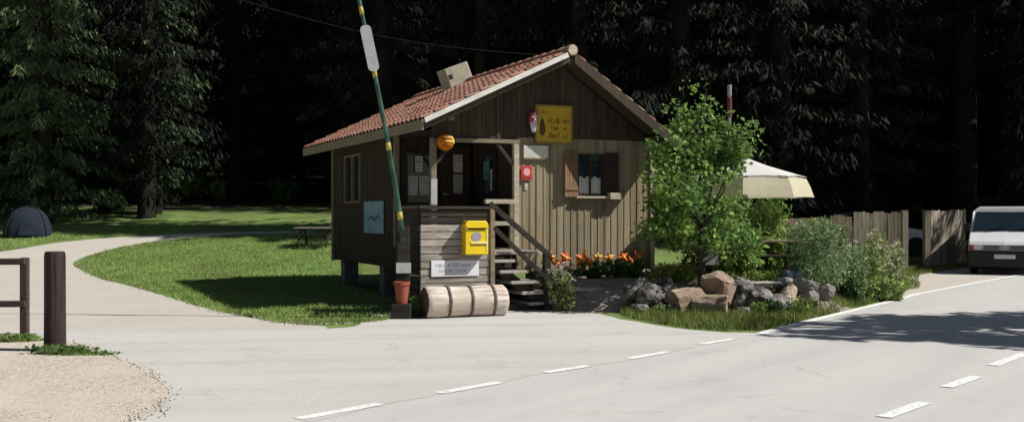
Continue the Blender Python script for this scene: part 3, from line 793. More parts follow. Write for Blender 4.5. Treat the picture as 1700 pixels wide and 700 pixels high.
e = hut_thing('orange_lantern', .15, -.22, 2.70, 'round orange lantern hanging at the porch beam', 'lantern')
MB().ball((0, 0, .14), .145, 20, 14).build('globe', 'orange', e, smooth=True)
b_ = MB()
def arc(mbx, a0, a1, e0, e1, r, w, n=8):
    pts = [(r*math.cos(R(a0+(a1-a0)*i/n))*math.cos(R(e0+(e1-e0)*i/n)), r*math.sin(R(a0+(a1-a0)*i/n))*math.cos(R(e0+(e1-e0)*i/n)), .14+r*math.sin(R(e0+(e1-e0)*i/n))) for i in range(n+1)]
    mbx.tube(pts, w, 6)
arc(b_, -120, -50, 38, 36, .142, .022); arc(b_, -50, -38, 36, -12, .142, .022); arc(b_, -110, -45, 3, 2, .142, .016)
b_.build('motif', 'lantern_yellow', e, smooth=True)
for k_ in (20, -24): b_ = MB(); arc(b_, -128, -60, k_, k_-1, .141, .012); b_.build('motif', 'lantern_dark', e)
MB().tube([(0, 0, .28), (0, .10, .38)], .006, 6).build('hook', 'metal_dark', e)

e = hut_thing('white_nameboard', 1.93, -.03, 2.62, 'blank pale board on the front wall under the yellow signboard', 'board')
MB().box(-.24, .24, -.025, .0, 0, .22).build('board', 'verge_white', e, bevel=.003)
MB().box(-.25, .25, -.035, .0, -.03, -.002).build('ledge', 'beam_wood', e)

e = hut_thing('red_sign', 1.745, -.03, 2.22, 'small red square sign on the front wall beside the porch', 'sign')
MB().box(-.105, .105, -.03, .0, 0, .25).build('panel', 'red_sign', e, bevel=.006)
b_ = MB(); b_.prism([(.065*math.cos(a*.3927), -.031, .145+.07*math.sin(a*.3927)) for a in range(16)], (0, -.003, 0)); b_.build('emblem', 'pink', e)
b_ = MB(); b_.box(-.09, .09, -.033, -.0305, .035, .055); b_.build('stripe', 'sign_brown', e)
e = hut_thing('paper_note', 1.75, -.028, 2.03, 'small pale paper note under the red sign', 'note')
MB().box(-.035, .035, -.004, .0, .02, .14).build('sheet', 'pale_wood', e)

notices = [('.notice', .42, PT-.03, 2.42, .15, .30, 'paper', 'single upright white notice high in the porch window'),
           ('.notice', .30, PT-.03, 1.98, .20, .36, 'paper', 'left sheet of the two white notices low in the porch window'),
           ('.notice', .52, PT-.03, 1.98, .19, .36, 'paper', 'right sheet of the two white notices low in the porch window'),
           ('.notice', 1.20, PT-.062, 2.42, .19, .34, 'paper', 'upper pale notice on the dark porch door'),
           ('.notice', 1.20, PT-.062, 2.02, .19, .36, 'paper_green', 'lower greenish notice on the dark porch door')]
for nm, s, t, z, w_, h_, m_, lb in notices:
    e = hut_thing('notice', s, t, z, lb, 'notice', 'notices in the porch')
    MB().box(-w_/2, w_/2, -.003, 0, 0, h_).build('sheet', m_, e)
    t_ = MB(); scribble(t_, -w_/2+.02, w_/2-.02, h_-.06, .025, -.004, int(z*100+s*50)); scribble(t_, -w_/2+.02, w_/2-.02, h_-.12, .02, -.004, int(z*90+s*50)); t_.build('lettering', 'metal_dark', e)
e = hut_thing('teal_poster', PS-.112, 1.12, 2.25, 'teal poster in the window on the right porch wall', 'poster', extra=-R(90))
MB().box(-.14, .14, -.004, 0, 0, .36).build('sheet', 'teal', e)
MB().box(-.10, .06, -.007, -.0045, .08, .16).build('print', 'blue_dark', e)
e = hut_thing('notice', PS-.112, .88, 2.05, 'pale narrow paper strip beside the teal poster', 'notice', extra=-R(90))
MB().box(-.04, .04, -.004, 0, 0, .40).build('sheet', 'paper', e)
e = hut_thing('post_notice', .0, -.072, 1.78, 'tall pale paper fixed to the left porch post', 'notice')
MB().box(-.055, .055, -.005, 0, 0, .44).build('sheet', 'paper', e)

e = hut_thing('blue_poster', -.03, 3.42, 1.24, 'pale blue poster on the shaded left side wall of the hut', 'poster', extra=-R(90))
MB().box(-.68, .68, -.018, 0, 0, .64).build('sheet', 'blue_poster', e)
b_ = MB(); b_.prism([(-.4, -.020, .28), (-.15, -.020, .36), (.1, -.020, .30), (.4, -.020, .40), (.42, -.020, .34), (.1, -.020, .24), (-.15, -.020, .30), (-.4, -.020, .23)], (0, -.002, 0)); b_.build('print', 'blue_dark', e)

e = hut_thing('mailbox', .262, DT-.035, .965, 'yellow mailbox on the plank front beside the stair', 'mailbox')
bx = MB(); prof = [(-.20, 0), (.20, 0), (.20, .50), (.16, .545), (-.16, .545), (-.20, .50)]
bx.prism([(x, 0, z) for x, z in prof], (0, -.20, 0)); bx.build('body', 'post_yellow', e, bevel=.015)
b_ = MB(); b_.box(-.185, .185, -.235, -.201, .43, .455); b_.build('slot_hood', 'post_yellow', e, bevel=.005)
b_ = MB(); b_.box(-.15, .15, -.204, -.2005, .40, .43); b_.build('slot', 'sign_brown', e)
b_ = MB(); b_.prism([(.085*math.cos(a*.3142)-.01, -.2015, .29+.075*math.sin(a*.3142)) for a in range(20)], (0, -.004, 0)); b_.build('emblem', 'lilac', e)
b_ = MB(); b_.box(-.11, .17, -.212, -.2015, .175, .215); b_.build('label_strip', 'post_pale', e, bevel=.003)
b_ = MB(); b_.box(-.11, .17, -.2045, -.2015, .145, .160); b_.build('keyline', 'sign_brown', e)
b_ = MB(); b_.box(.165, .185, -.208, -.2015, .06, .40); b_.build('edge_strip', 'post_pale', e)

e = hut_thing('white_banner', -.04, DT-.036, .615, 'long white notice board with faint lettering low on the plank front', 'sign')
MB().box(-.41, .41, -.015, 0, 0, .26).build('board', 'white_board', e, bevel=.003)
t_ = MB(); scribble(t_, -.33, .26, .155, .065, -.016, 21); scribble(t_, -.28, .20, .075, .05, -.016, 33); t_.build('lettering', 'ink', e)

# ------------------------------------------------------------------ log, pot, barrier
lg0, lg1 = Vector((-1.36, 16.80, .245)), Vector((-.135, 17.34, .245))
ax = (lg1-lg0).normalized(); L = (lg1-lg0).length
e = empty('peeled_log', (lg0.x, lg0.y, 0), math.atan2(ax.y, ax.x), 'pale peeled log with three dark bands lying before the plank front', 'log')
def log_ring(x, r0, n=28, seed=0): return [(x, r0*(1+.09*noise.noise(Vector((math.cos(2*math.pi*j/n)*1.9+seed, math.sin(2*math.pi*j/n)*1.5, x*2))))*math.cos(2*math.pi*j/n),
                                         .245+r0*(1+.09*noise.noise(Vector((math.cos(2*math.pi*j/n)*1.9+seed, math.sin(2*math.pi*j/n)*1.5, x*2))))*math.sin(2*math.pi*j/n)) for j in range(n)]
lb = MB(); NN = 28; xs = [0, .02] + [L*i/16 for i in range(1, 16)] + [L-.02, L]
for i, x in enumerate(xs): lb.v += log_ring(x, .225 if i in (0, len(xs)-1) else .243)
for i in range(len(xs)-1):
    for j in range(NN): lb.f.append((i*NN+j, i*NN+(j+1) % NN, (i+1)*NN+(j+1) % NN, (i+1)*NN+j))
lb.f.append(tuple(range((len(xs)-1)*NN, len(xs)*NN)))
lb.build('trunk', 'log_wood', e, smooth=True)
lb = MB(); lb.v += log_ring(-.004, .226); lb.f.append(tuple(range(NN))[::-1]); lb.build('cut_end', 'log_end', e)
for x in (.33, .70, 1.08):
    lb = MB(); 
    for xx, rr in ((x, .244), (x+.004, .256), (x+.046, .256), (x+.05, .244)): lb.v += log_ring(xx, rr)
    for i in range(3):
        for j in range(NN): lb.f.append((i*NN+j, i*NN+(j+1) % NN, (i+1)*NN+(j+1) % NN, (i+1)*NN+j))
    lb.build('band', 'strap', e, smooth=True)

bp = P(669, 395, 17.0)
e = empty('barrier', (bp.x, bp.y, 0), R(10), 'raised green barrier boom with yellow rings and a white plate', 'barrier')
MB().box(-.13, .13, -.12, .12, .0, .22).build('footing', 'concrete', e, bevel=.01)
MB().box(-.10, .10, -.10, .10, .22, 1.42).build('post', 'plank_dark', e, bevel=.01)
pb = MB(); pb.box(-.115, .115, -.13, -.101, .70, .86); pb.build('label_plate', 'paper', e)
boompix = [(669, 400), (664, 358), (655, 300), (645, 243), (633, 178), (622, 122), (611, 70), (600, 18), (588, -40), (578, -90)]
bpts = [P(x, y, 16.82) - Vector((bp.x, bp.y, 0)) for x, y in boompix]
inv = Matrix.Rotation(-R(10), 3, 'Z'); bpts = [inv @ q for q in bpts]
MB().tube(bpts, [.042, .041, .039, .037, .035, .033, .031, .030, .028, .027], 14).build('boom', 'boom_green', e, smooth=True)
MB().tube([bpts[0]+Vector((0, -.09, .12)), bpts[0]+Vector((0, .12, .12))], .06, 12).build('pivot', 'metal_dark', e)
for i in (1, 3, 5, 7):
    dq = (bpts[i+1]-bpts[i-1]).normalized(); MB().tube([bpts[i]-dq*.06, bpts[i]+dq*.06], .045-.0017*i, 14).build('ring', 'boom_yellow', e, smooth=True)
a_, b_ = bpts[5].lerp(bpts[6], .05), bpts[6].lerp(bpts[7], .52)
dq = (b_-a_).normalized(); sdv = Vector((dq.z, 0, -dq.x)).normalized(); pl = MB(); loop = []
hw = .085; Lp = (b_-a_).length
for k in range(9): t = math.pi + math.pi*k/8; loop.append(a_+dq*hw*.8 + sdv*hw*math.cos(t) + dq*hw*.8*math.sin(t))
for k in range(9): t = math.pi*k/8; loop.append(b_-dq*hw*.8 + sdv*hw*math.cos(t) + dq*hw*.8*math.sin(t))
pl.prism([q+Vector((0, -.066, 0)) for q in loop], (0, .012, 0)); pl.build('plate', 'boom_plate', e)

pt = P(667, 503, 16.75)
e = empty('terracotta_pot', (pt.x, pt.y, 0), 0, 'tall red terracotta pot standing at the foot of the barrier', 'pot')
MB().box(-.15, .15, -.14, .13, 0, .235).build('plinth', 'plank_dark', e, bevel=.012)
MB().lathe([(.075, .235), (.085, .24), (.115, .52), (.130, .525), (.130, .575), (.112, .575), (.10, .50)], 24).build('body', 'terracotta', e, smooth=False)

# leafy cloud for shrubs and crowns
def cloud(clumps, n, rng=RNG):
    """points in the outer part of ellipsoids (x,y,z,rx,ry,rz)"""
    w_ = np.array([c[3]*c[4]+c[3]*c[5]+c[4]*c[5] for c in clumps]); w_ = w_/w_.sum()
    idx = rng.choice(len(clumps), n, p=w_); c = np.array(clumps)[idx]
    d = unit(rng.normal(size=(n, 3))); r = rng.uniform(.35, 1.0, n)**.6
    lump = 1 + .25*np.sin(d[:, 0]*5+c[:, 0]*3)*np.sin(d[:, 1]*4+c[:, 2]*2)*np.cos(d[:, 2]*5)
    p = c[:, :3] + d*(r*lump)[:, None]*c[:, 3:6]
    return p, d
def foliage(name, clumps, n, ln, wd, m, parent, droop=-.2, zmin=.02):
    p, d = cloud(clumps, n)
    p[:, 2] = np.maximum(p[:, 2], zmin+RNG.uniform(0, .05, n))
    dirs = d*.6 + RNG.normal(size=(n, 3))*.7 + np.array([0, 0, droop])
    v, f = leaf_arrays(p, dirs, ln, wd, fold=.15)
    return np_mesh(name, v, f, m, parent)
def shrub(name, px, py, d, wpx, hpx, n, ln, wd, m, label, cat='shrub', group=None, stems=6, flowers=None, seed=0, z=None):
    p = P(px, py, d); x, y = p.x, p.y; z = TZ(x, y)-.03 if z is None else z
    rx = wpx/2/F*d; hh = hpx/F*d
    rn = random.Random(seed+int(px)); cl = []
    for i in range(11):
        a = rn.uniform(0, 6.28); q = rn.uniform(.15, .85)*rx
        zz = hh*rn.uniform(.22, .80); rr = rx*rn.uniform(.20, .46)
        cl.append((q*math.cos(a), q*math.sin(a), zz, rr, rr, min(hh-zz, zz+.05)*rn.uniform(.8, 1.05)+.02))
    cl.append((0, 0, hh*.36, rx*.70, rx*.62, hh*.36))
    e = empty(name, (x, y, z), rn.uniform(0, 6), label, cat, group)
    foliage('foliage', cl, n, ln, wd, m, e)
    st = MB()
    for i in range(stems):
        a = rn.uniform(0, 6.28); q = rx*rn.uniform(.2, .7)
        st.tube([(.03*math.cos(a), .03*math.sin(a), 0), (q*.45*math.cos(a), q*.45*math.sin(a), hh*.45), (q*math.cos(a), q*math.sin(a), hh*rn.uniform(.7, .95))], [.014, .010, .004], 5)
    st.build('stem', 'stem', e)
    if flowers:
        fm, fn, fs = flowers
        pts, dd = cloud([(c[0], c[1], c[2]+.06, c[3]*1.05, c[4]*1.05, c[5]*1.1) for c in cl], fn*3)
        pts = pts[np.argsort(-pts[:, 2])][:int(fn*2)]; rngi = RNG.permutation(len(pts))[:fn]; pts = pts[rngi]
        V_, F_ = [], []
        for q in range(6):
            a = q*1.047; pe = MB(); dr = np.array([[math.cos(a), math.sin(a), .25]]); v, f = leaf_arrays(dr*fs*.5, dr, fs, fs*.62); F_.append(f+sum(len(a_) for a_ in V_)); V_.append(v)
        fo = None
        for q in pts:
            if fo is None: fo = o_ = np_mesh('flower', np.concatenate(V_), np.concatenate(F_), fm, e)
            else: o_ = fo.copy(); COL.objects.link(o_)
            o_.location = q; o_.rotation_euler = (rn.gauss(.5, .5), rn.gauss(0, .5), rn.uniform(0, 6.28)); o_.scale = (rn.uniform(.7, 1.3),)*3
    return e

# plant on the ground by the pot
shrub('ground_plant', 690, 512, 16.9, 26, 40, 120, .11, .05, 'leaf_deep', 'dark leafy plant between the pot and the peeled log', 'plant', stems=3)

# ------------------------------------------------------------------ rocks, stumps, slabs
def rock(px, py, d, wpx, hpx, m, label, cat='rock', name='rock', group=None, seed=0, depth=.8, sink=.12, tilt=0.0):
    rn = random.Random(seed*131+int(px)); w_ = wpx/F*d; h_ = hpx/F*d
    bm = bmesh.new(); bmesh.ops.create_icosphere(bm, subdivisions=4, radius=1)
    flat = m != 'slab'
    off = Vector((rn.uniform(-50, 50), rn.uniform(-50, 50), rn.uniform(-50, 50)))
    planes = [(Vector((rn.gauss(0, 1), rn.gauss(0, 1), rn.gauss(0, .8))).normalized(), rn.uniform(.5, .86)) for _ in range(14)]
    for v in bm.verts:
        p = v.co.copy()
        for nrm, q in planes:                            # chip flat facets
            dd = p.dot(nrm)
            if dd > q: p -= nrm*(dd-q)*.88
        p *= 1 + .16*noise.noise(p*1.4+off) + .09*noise.noise(p*4+off) + .05*noise.noise(p*9+off)
        v.co = Vector((p.x*w_*.62, p.y*w_*.62*depth, p.z*h_*.54))
    me = bpy.data.meshes.new(name); bm.to_mesh(me); bm.free(); me.materials.append(M[m])
    o = bpy.data.objects.new(name, me); COL.objects.link(o)
    p = P(px, py, d); o.location = (p.x, p.y, p.z); o.rotation_euler = (0, tilt, rn.uniform(-.5, .5))
    return tag(o, label, cat, group)
# the border, left to right; py is the middle of each rock
RK = [
 (1049, 487, 17.9, 34, 40, 'rock_dark', 'dark rock at the left end of the garden border'),
 (1080, 492, 17.75, 44, 44, 'rock_dark', 'dark rock second from the left end of the garden border'),
 (1104, 482, 17.95, 36, 44, 'rock_dark', 'dark upright rock just left of the lying tan stump'),
 (1112, 512, 17.55, 34, 20, 'rock_grey', 'low grey rock at the foot of the border left of the stumps'),
 (1226, 496, 17.7, 42, 52, 'rock_dark', 'dark rock just right of the tan stumps'),
 (1222, 470, 18.0, 40, 24, 'rock_grey', 'grey rock leaning on the right side of the top stump'),
 (1258, 494, 17.75, 44, 46, 'rock_dark', 'dark rock under the flat grey slab in the border'),
 (1285, 502, 17.75, 42, 38, 'rock_dark', 'dark rock between the flat grey slab and the pale rock'),
 (1309, 489, 17.95, 34, 40, 'rock_tan', 'pale sunlit rock in the right half of the border'),
 (1300, 470, 18.3, 34, 24, 'rock_dark', 'small dark rock behind the pale sunlit rock'),
 (1336, 475, 18.2, 44, 32, 'rock_grey', 'broad grey rock below the blue bag'),
 (1346, 498, 18.0, 34, 34, 'rock_grey', 'grey brown rock in the grass below the broad grey rock'),
 (1064, 510, 17.6, 34, 18, 'rock_dark', 'small flat dark rock at the front left foot of the border'),
 (1092, 511, 17.55, 26, 16, 'rock_dark', 'small dark rock before the second rock from the left'),
 (1066, 472, 18.1, 30, 24, 'rock_grey', 'small grey rock lying on the two leftmost dark rocks'),
 (1236, 518, 17.45, 36, 18, 'rock_dark', 'small dark rock in the grass right of the front stump'),
 (1268, 475, 18.1, 28, 18, 'rock_dark', 'small dark rock wedged under the flat grey slab'),
 (1322, 512, 17.7, 28, 20, 'rock_grey', 'small grey rock in the grass below the pale rock'),
 (1240, 478, 17.65, 26, 20, 'rock_dark', 'small dark rock against the left end of the flat grey slab'),
 (1371, 486, 18.3, 30, 34, 'rock_grey', 'grey rock at the right end of the border in the weeds'),
]
for i, (px, py, d, w_, h_, m_, lb) in enumerate(RK):
    rock(px, py, d, w_, h_, m_, lb, seed=i, group='rocks of the garden border')
rock(1248, 471, 17.95, 84, 11, 'slab', 'flat pale grey stone slab lying on the border rocks', 'stone', 'stone_slab', seed=40, depth=.6)
rock(1186, 467, 17.75, 52, 42, 'stump_wood', 'big rounded tan stump on top of the wood heap in the border', 'stump', 'tree_stump', seed=50, group='stumps in the border')
def stump(px, py, d, lpx, rpx, ang, tilt, label, seed):
    rn = random.Random(seed); Ls = lpx/F*d; r = rpx/F*d; p = P(px, py, d)
    e = empty('tree_stump', (p.x, p.y, p.z), ang, label, 'stump', 'stumps in the border'); e.rotation_euler = (0, tilt, ang)
    n = 26; k = 9; b_ = MB()
    for i in range(k):
        x = -Ls/2+Ls*i/(k-1)
        for j in range(n):
            t = 2*math.pi*j/n; rr = r*(1+.20*noise.noise(Vector((math.cos(t)*1.6+seed, math.sin(t)*1.6, x*2.5)))+.08*noise.noise(Vector((math.cos(t)*6+seed, math.sin(t)*6, x*1.5)))+.25*(i/(k-1)-.4))
            b_.v.append((x+.02*noise.noise(Vector((j*.9, i, seed))), rr*math.cos(t), rr*math.sin(t)))
    for i in range(k-1):
        for j in range(n): b_.f.append((i*n+j, i*n+(j+1) % n, (i+1)*n+(j+1) % n, (i+1)*n+j))
    b_.f.append(tuple(range(n))[::-1]); b_.f.append(tuple(range((k-1)*n, k*n)))
    b_.build('wood', 'stump_wood', e, smooth=False)
    for q in range(3):
        a = rn.uniform(0, 6.28); c_ = Vector((Ls*.3, r*.9*math.cos(a), r*.9*math.sin(a)))
        MB().tube([c_*.7, c_, c_+Vector((Ls*.22, r*.5*math.cos(a), r*.5*math.sin(a)))], [r*.42, r*.30, r*.14], 8).build('root', 'stump_wood', e)
stump(1140, 497, 17.6, 50, 20, R(200), R(14), 'tan stump lying lowest on the left of the wood heap', 5)
stump(1178, 506, 17.45, 56, 17, R(-15), R(4), 'tan stump lying at the front foot of the wood heap', 9)
stump(1203, 489, 17.6, 32, 14, R(60), R(-60), 'short upright tan stump on the right of the wood heap', 13)
# timber edging of the flower bed
for (x0, x1, y_, d, lb) in ((918, 1040, 468, 18.75, 'long grey timber edging the flower bed below the hut wall'), (930, 1012, 480, 18.3, 'short grey timber step below the long timber edging')):
    a = P(x0, y_, d); b = P(x1, y_, d+.25)
    tag(MB().bar(a, b, .16, .07).build('timber_edging', 'slab', bevel=.012), lb, 'timber')

# ------------------------------------------------------------------ flower bed under the wall
for i, (px, py, r, m_, lb) in enumerate([
    (914, 428, .11, 'star_yellow', 'yellow star flower on a stake nearest the stair'),
    (925, 437, .10, 'star_orange', 'low orange star flower between the stair and the left orange one'),
    (1047, 434, .10, 'star_orange', 'low orange star flower second from the right hut corner'),
    (979, 436, .10, 'star_orange', 'low orange star flower touching the right of the largest one'),
    (938, 428, .12, 'star_orange', 'orange star flower left of the large orange one'),
    (967, 431, .155, 'star_orange', 'largest orange star flower on a stake by the wall'),
    (992, 427, .10, 'star_yellow', 'yellow star flower right of the largest orange one'),
    (1011, 428, .11, 'star_yellow', 'yellow star flower in the middle of the right half of the bed'),
    (1034, 427, .11, 'star_orange', 'small orange star flower in the right third of the bed'),
    (1060, 428, .135, 'star_orange', 'orange star flower nearest the right hut corner')]):
    r_ = (px-850)/1800; t0 = -.28
    bx_, by_ = HX-t0*0, HY
    # place on the line just before the wall
    A_ = hut(0, t0); s = (r_*A_.y-A_.x)/(U.x-r_*U.y); q = hut(s, t0); z = CAMH-(py-CY)/F*q.y; r *= 1.22; g = TZ(q.x, q.y)-.05
    e = empty('flower_stake', (q.x, q.y, g), HT, lb, 'garden ornament', 'star flowers in the bed by the wall')
    b_ = MB(); n = 5; loop = []
    for k in range(2*n):
        a = math.pi/2+math.pi*k/n+.2*i; rr = r if k % 2 == 0 else r*.48; loop.append((rr*math.cos(a), 0, z-g+rr*math.sin(a)))
    c0 = len(loop); b_.add(loop+[(0, -.035, z-g), (0, .02, z-g)], [(k, (k+1) % (2*n), c0) for k in range(2*n)]+[((k+1) % (2*n), k, c0+1) for k in range(2*n)])
    b_.build('petals', m_, e)
    MB().ball((0, -.03, z-g), r*.26, 10, 6).build('centre', 'star_yellow' if m_ == 'star_orange' else 'star_orange', e, smooth=True)
    MB().tube([(0, .02, 0), (0, .02, z-g)], .008, 6).build('stake', 'stem', e)
for px, w_, h_, m_, lb, fl in ((948, 44, 34, 'leaf_bed', 'green bed plant with pink blossoms next to the stair foot', ('flower_pink', 26, .045)), (985, 46, 30, 'leaf_bed', 'green bed plant in the middle of the flower bed', None), (1022, 46, 30, 'leaf_deep', 'dark green bed plant right of the middle of the flower bed', None), (1054, 36, 34, 'leaf_bed', 'bright green bed plant at the right hut corner', None)):
    A_ = hut(0, -.5); r_ = (px-850)/1800; s = (r_*A_.y-A_.x)/(U.x-r_*U.y); q = hut(s, -.5)
    shrub('bed_plant', px, 455, q.y, w_, h_, 420, .085, .04, m_, lb, 'plant', stems=5, flowers=fl, z=TZ(q.x, q.y)-.03)
shrub('flowering_plant', 932, 500, 17.9, 52, 66, 520, .075, .035, 'leaf_wild', 'straggly plant with pale pink flowers at the right foot of the stair', 'plant', stems=9, flowers=('flower_pale', 60, .05), z=.05)
shrub('flowering_plant', 898, 470, 18.6, 34, 56, 260, .07, .03, 'leaf_wild', 'thin plant growing up behind the stair rails', 'plant', stems=7, flowers=('flower_pale', 24, .045), z=.1)

# round cushions and border plants
for px, py, d, w_, h_, n_, m_, lb in (
    (1112, 472, 18.7, 84, 32, 1100, 'leaf_lime', 'low lime green cushion plant left of the top stump'),
    (1254, 470, 18.6, 66, 32, 950, 'leaf_lime', 'low round lime green cushion plant above the grey slab'),
    (1288, 528, 17.1, 44, 30, 420, 'leaf_deep', 'dark green clump at the foot of the dark border rocks'),
    (1100, 520, 17.35, 34, 22, 260, 'leaf_wild', 'small weeds before the left rocks of the border'),
    (1262, 512, 17.4, 30, 24, 240, 'leaf_wild', 'small weeds growing between the dark rocks right of the stumps'),
    (1330, 514, 17.5, 44, 34, 420, 'leaf_wild', 'leafy weeds before the grey rocks at the right end'),
    (1212, 470, 18.6, 26, 24, 260, 'leaf_wild', 'small green clump just right of the top stump')):
    shrub('cushion_plant', px, py, d, w_, h_, n_, .055, .028, m_, lb, 'plant', stems=4)

# shrubs to the right
for px, py, d, w_, h_, n_, ln, wd, m_, lb, fl in (
    (1345, 470, 18.9, 122, 118, 3300, .085, .024, 'leaf_grey', 'silvery green bush spreading below the parasol', ('flower_pale', 40, .04)),
    (1392, 480, 19.6, 84, 100, 2800, .085, .028, 'leaf_grey', 'silvery bush between the parasol bush and the tall wildflowers', None),
    (1440, 478, 20.4, 88, 116, 1900, .085, .028, 'leaf_wild', 'tall wildflowers with pale heads in front of the grey fence', ('flower_pale', 95, .055)),
    (1482, 480, 21.0, 54, 96, 700, .085, .028, 'leaf_wild', 'thin tall wildflowers beside the left gate post', ('flower_pale', 70, .055)),
    (1400, 420, 22.5, 70, 62, 1300, .10, .04, 'leaf_hop', 'reddish green bush against the short red fence', None),
    (1462, 490, 20.3, 86, 46, 1500, .10, .05, 'leaf_wild', 'broad leafy weeds at the roadside tip of the garden', None),
    (1408, 498, 19.6, 76, 48, 1400, .10, .045, 'leaf_deep', 'dark green weeds below the tall wildflowers', None),
    (1492, 480, 22.5, 44, 40, 520, .10, .04, 'leaf_hop', 'low green weeds at the foot of the gate posts', None),
    (1268, 440, 20.6, 110, 118, 3000, .10, .05, 'leaf_hop', 'climbing bush under the parasol right of the leafy tree', None),
    (1330, 440, 21.4, 96, 118, 2400, .10, .05, 'leaf_hop', 'yellowish green bush under the right edge of the parasol', None),
    (1362, 425, 22.0, 50, 132, 900, .09, .05, 'leaf', 'slim green bush rising at the right corner of the parasol', None),
    (1272, 400, 23.5, 90, 172, 1500, .11, .06, 'leaf', 'leafy bush whose top shows above the parasol', None),
    (1226, 448, 19.2, 78, 112, 1700, .10, .055, 'leaf_hop', 'bright climbing leaves directly right of the leafy tree stem', None),
    (1168, 452, 19.8, 66, 60, 700, .10, .05, 'leaf_wild', 'low leafy plants at the foot of the leafy tree', None)):
    shrub('bush', px, py, d, w_, h_, n_, ln, wd, m_, lb, 'bush', stems=10, flowers=fl)

# ------------------------------------------------------------------ garden furniture
tb = P(1265, 455, 20.1); zt = TZ(tb.x, tb.y)
e = empty('garden_table', (tb.x, tb.y, zt), R(4), 'dark wooden garden table with benches under the parasol', 'table')
b_ = MB()
for i in range(5): b_.box(-.78, .78, -.36+i*.145, -.36+i*.145+.135, .62, .66)
b_.build('table_top', 'beam_wood', e, bevel=.004)
for sx_ in (-1, 1):
    b_ = MB(); b_.bar((sx_*.6, -.55, 0), (sx_*.6, -.12, .62), .07, .07).bar((sx_*.6, .55, 0), (sx_*.6, .12, .62), .07, .07).box(sx_*.6-.035, sx_*.6+.035, -.62, .62, .30, .37)
    b_.build('leg_frame', 'dark_wood', e)
for sy in (-1, 1):
    MB().box(-.80, .80, sy*.62-.13, sy*.62+.13, .375, .41).build('bench_seat', 'dark_wood', e, bevel=.004)
bg = P(1318, 460, 18.75); zt2 = TZ(bg.x, bg.y)
e = empty('blue_bag', (bg.x, bg.y, zt2), R(12), 'blue and white bag lying on the grass right of the garden table', 'bag')
b_ = MB(); b_.box(-.20, .20, -.13, .13, 0, .17); o = b_.build('body', 'blue_bag', e, bevel=.05)
MB().tube([(-.1, 0, .165), (-.06, 0, .24), (.06, 0, .24), (.1, 0, .165)], .012, 8).build('handle', 'blue_dark', e)
gp = P(1180, 440, 18.9); zt3 = TZ(gp.x, gp.y)
e = empty('garden_sign', (gp.x, gp.y, zt3), R(8), 'small grey board on a thin post before the leafy tree', 'sign')
MB().tube([(.04, .02, -.05), (.04, .02, .42)], .018, 8).build('post', 'bark_grey', e)
MB().box(-.15, .14, -.02, .005, .26, .52).build('board', 'metal_grey', e, bevel=.006)

# parasol
pp = P(1238, 300, 20.4)
e = empty('parasol', (pp.x, pp.y, TZ(pp.x, pp.y)), R(8), 'white parasol with deep cream valance behind the leafy tree', 'parasol')
zo = e.location.z
MB().tube([(0, 0, 0), (0, 0, 2.62-zo)], .022, 12).build('pole', 'beam_wood', e)
MB().box(-.3, .3, -.3, .3, -.02, .06).build('base', 'concrete', e, bevel=.02)
ptop, pe, pv, rad = 2.66-zo, 2.30-zo, 1.93-zo, 1.12
n = 8; ca = MB(); va = MB()
def ring(r, z, sub=4, sag=.0):
    out = []
    cs_ = [(r*math.cos(2*math.pi*(k+.5)/n), r*math.sin(2*math.pi*(k+.5)/n)) for k in range(n)]
    for k in range(n):
        for q in range(sub):
            u = q/sub; a, b = cs_[k], cs_[(k+1) % n]; s_ = sag*math.sin(math.pi*u)
            out.append(((a[0]*(1-u)+b[0]*u)*(1-s_*.6), (a[1]*(1-u)+b[1]*u)*(1-s_*.6), z+s_*.4))
    return out
rings = [ring(.05, ptop), ring(rad*.34, ptop-.13, sag=.015), ring(rad*.68, ptop-.25, sag=.03), ring(rad, pe, sag=.05)]
for r_ in rings: ca.v += r_
k4 = 4*n
for i in range(len(rings)-1):
    for j in range(k4): ca.f.append((i*k4+j, i*k4+(j+1) % k4, (i+1)*k4+(j+1) % k4, (i+1)*k4+j))
ca.build('canopy', 'canvas_white', e, smooth=False)
rv = [ring(rad*.985, pe-.03, sag=.05), ring(rad*1.05, pe-.18, sag=.04), ring(rad*1.11, pv, sag=.03)]
for r_ in rv: va.v += r_
for i in range(2):
    for j in range(k4): va.f.append((i*k4+j, i*k4+(j+1) % k4, (i+1)*k4+(j+1) % k4, (i+1)*k4+j))
va.build('valance', 'canvas_cream', e, smooth=False)
for k in range(n):
    a = 2*math.pi*(k+.5)/n; MB().bar((.04*math.cos(a), .04*math.sin(a), ptop-.06), (rad*.97*math.cos(a), rad*.97*math.sin(a), pe-.02), .02, .02).build('rib', 'beam_wood', e)
# mast behind the tree
q = P(1211, 400, 21.5); zq = TZ(q.x, q.y)
e = empty('mast', (q.x, q.y, zq), 0, 'thin white mast with a red band rising behind the leafy tree', 'mast')
MB().tube([(0, 0, 0), (0, 0, 4.12-zq)], .032, 10).build('pole', 'metal_grey', e)
MB().tube([(0, 0, 3.55-zq), (0, 0, 3.92-zq)], .048, 12).build('band', 'mast_red', e)
MB().tube([(0, 0, 3.96-zq), (0, 0, 4.18-zq)], .044, 12).build('cap', 'metal_grey', e)

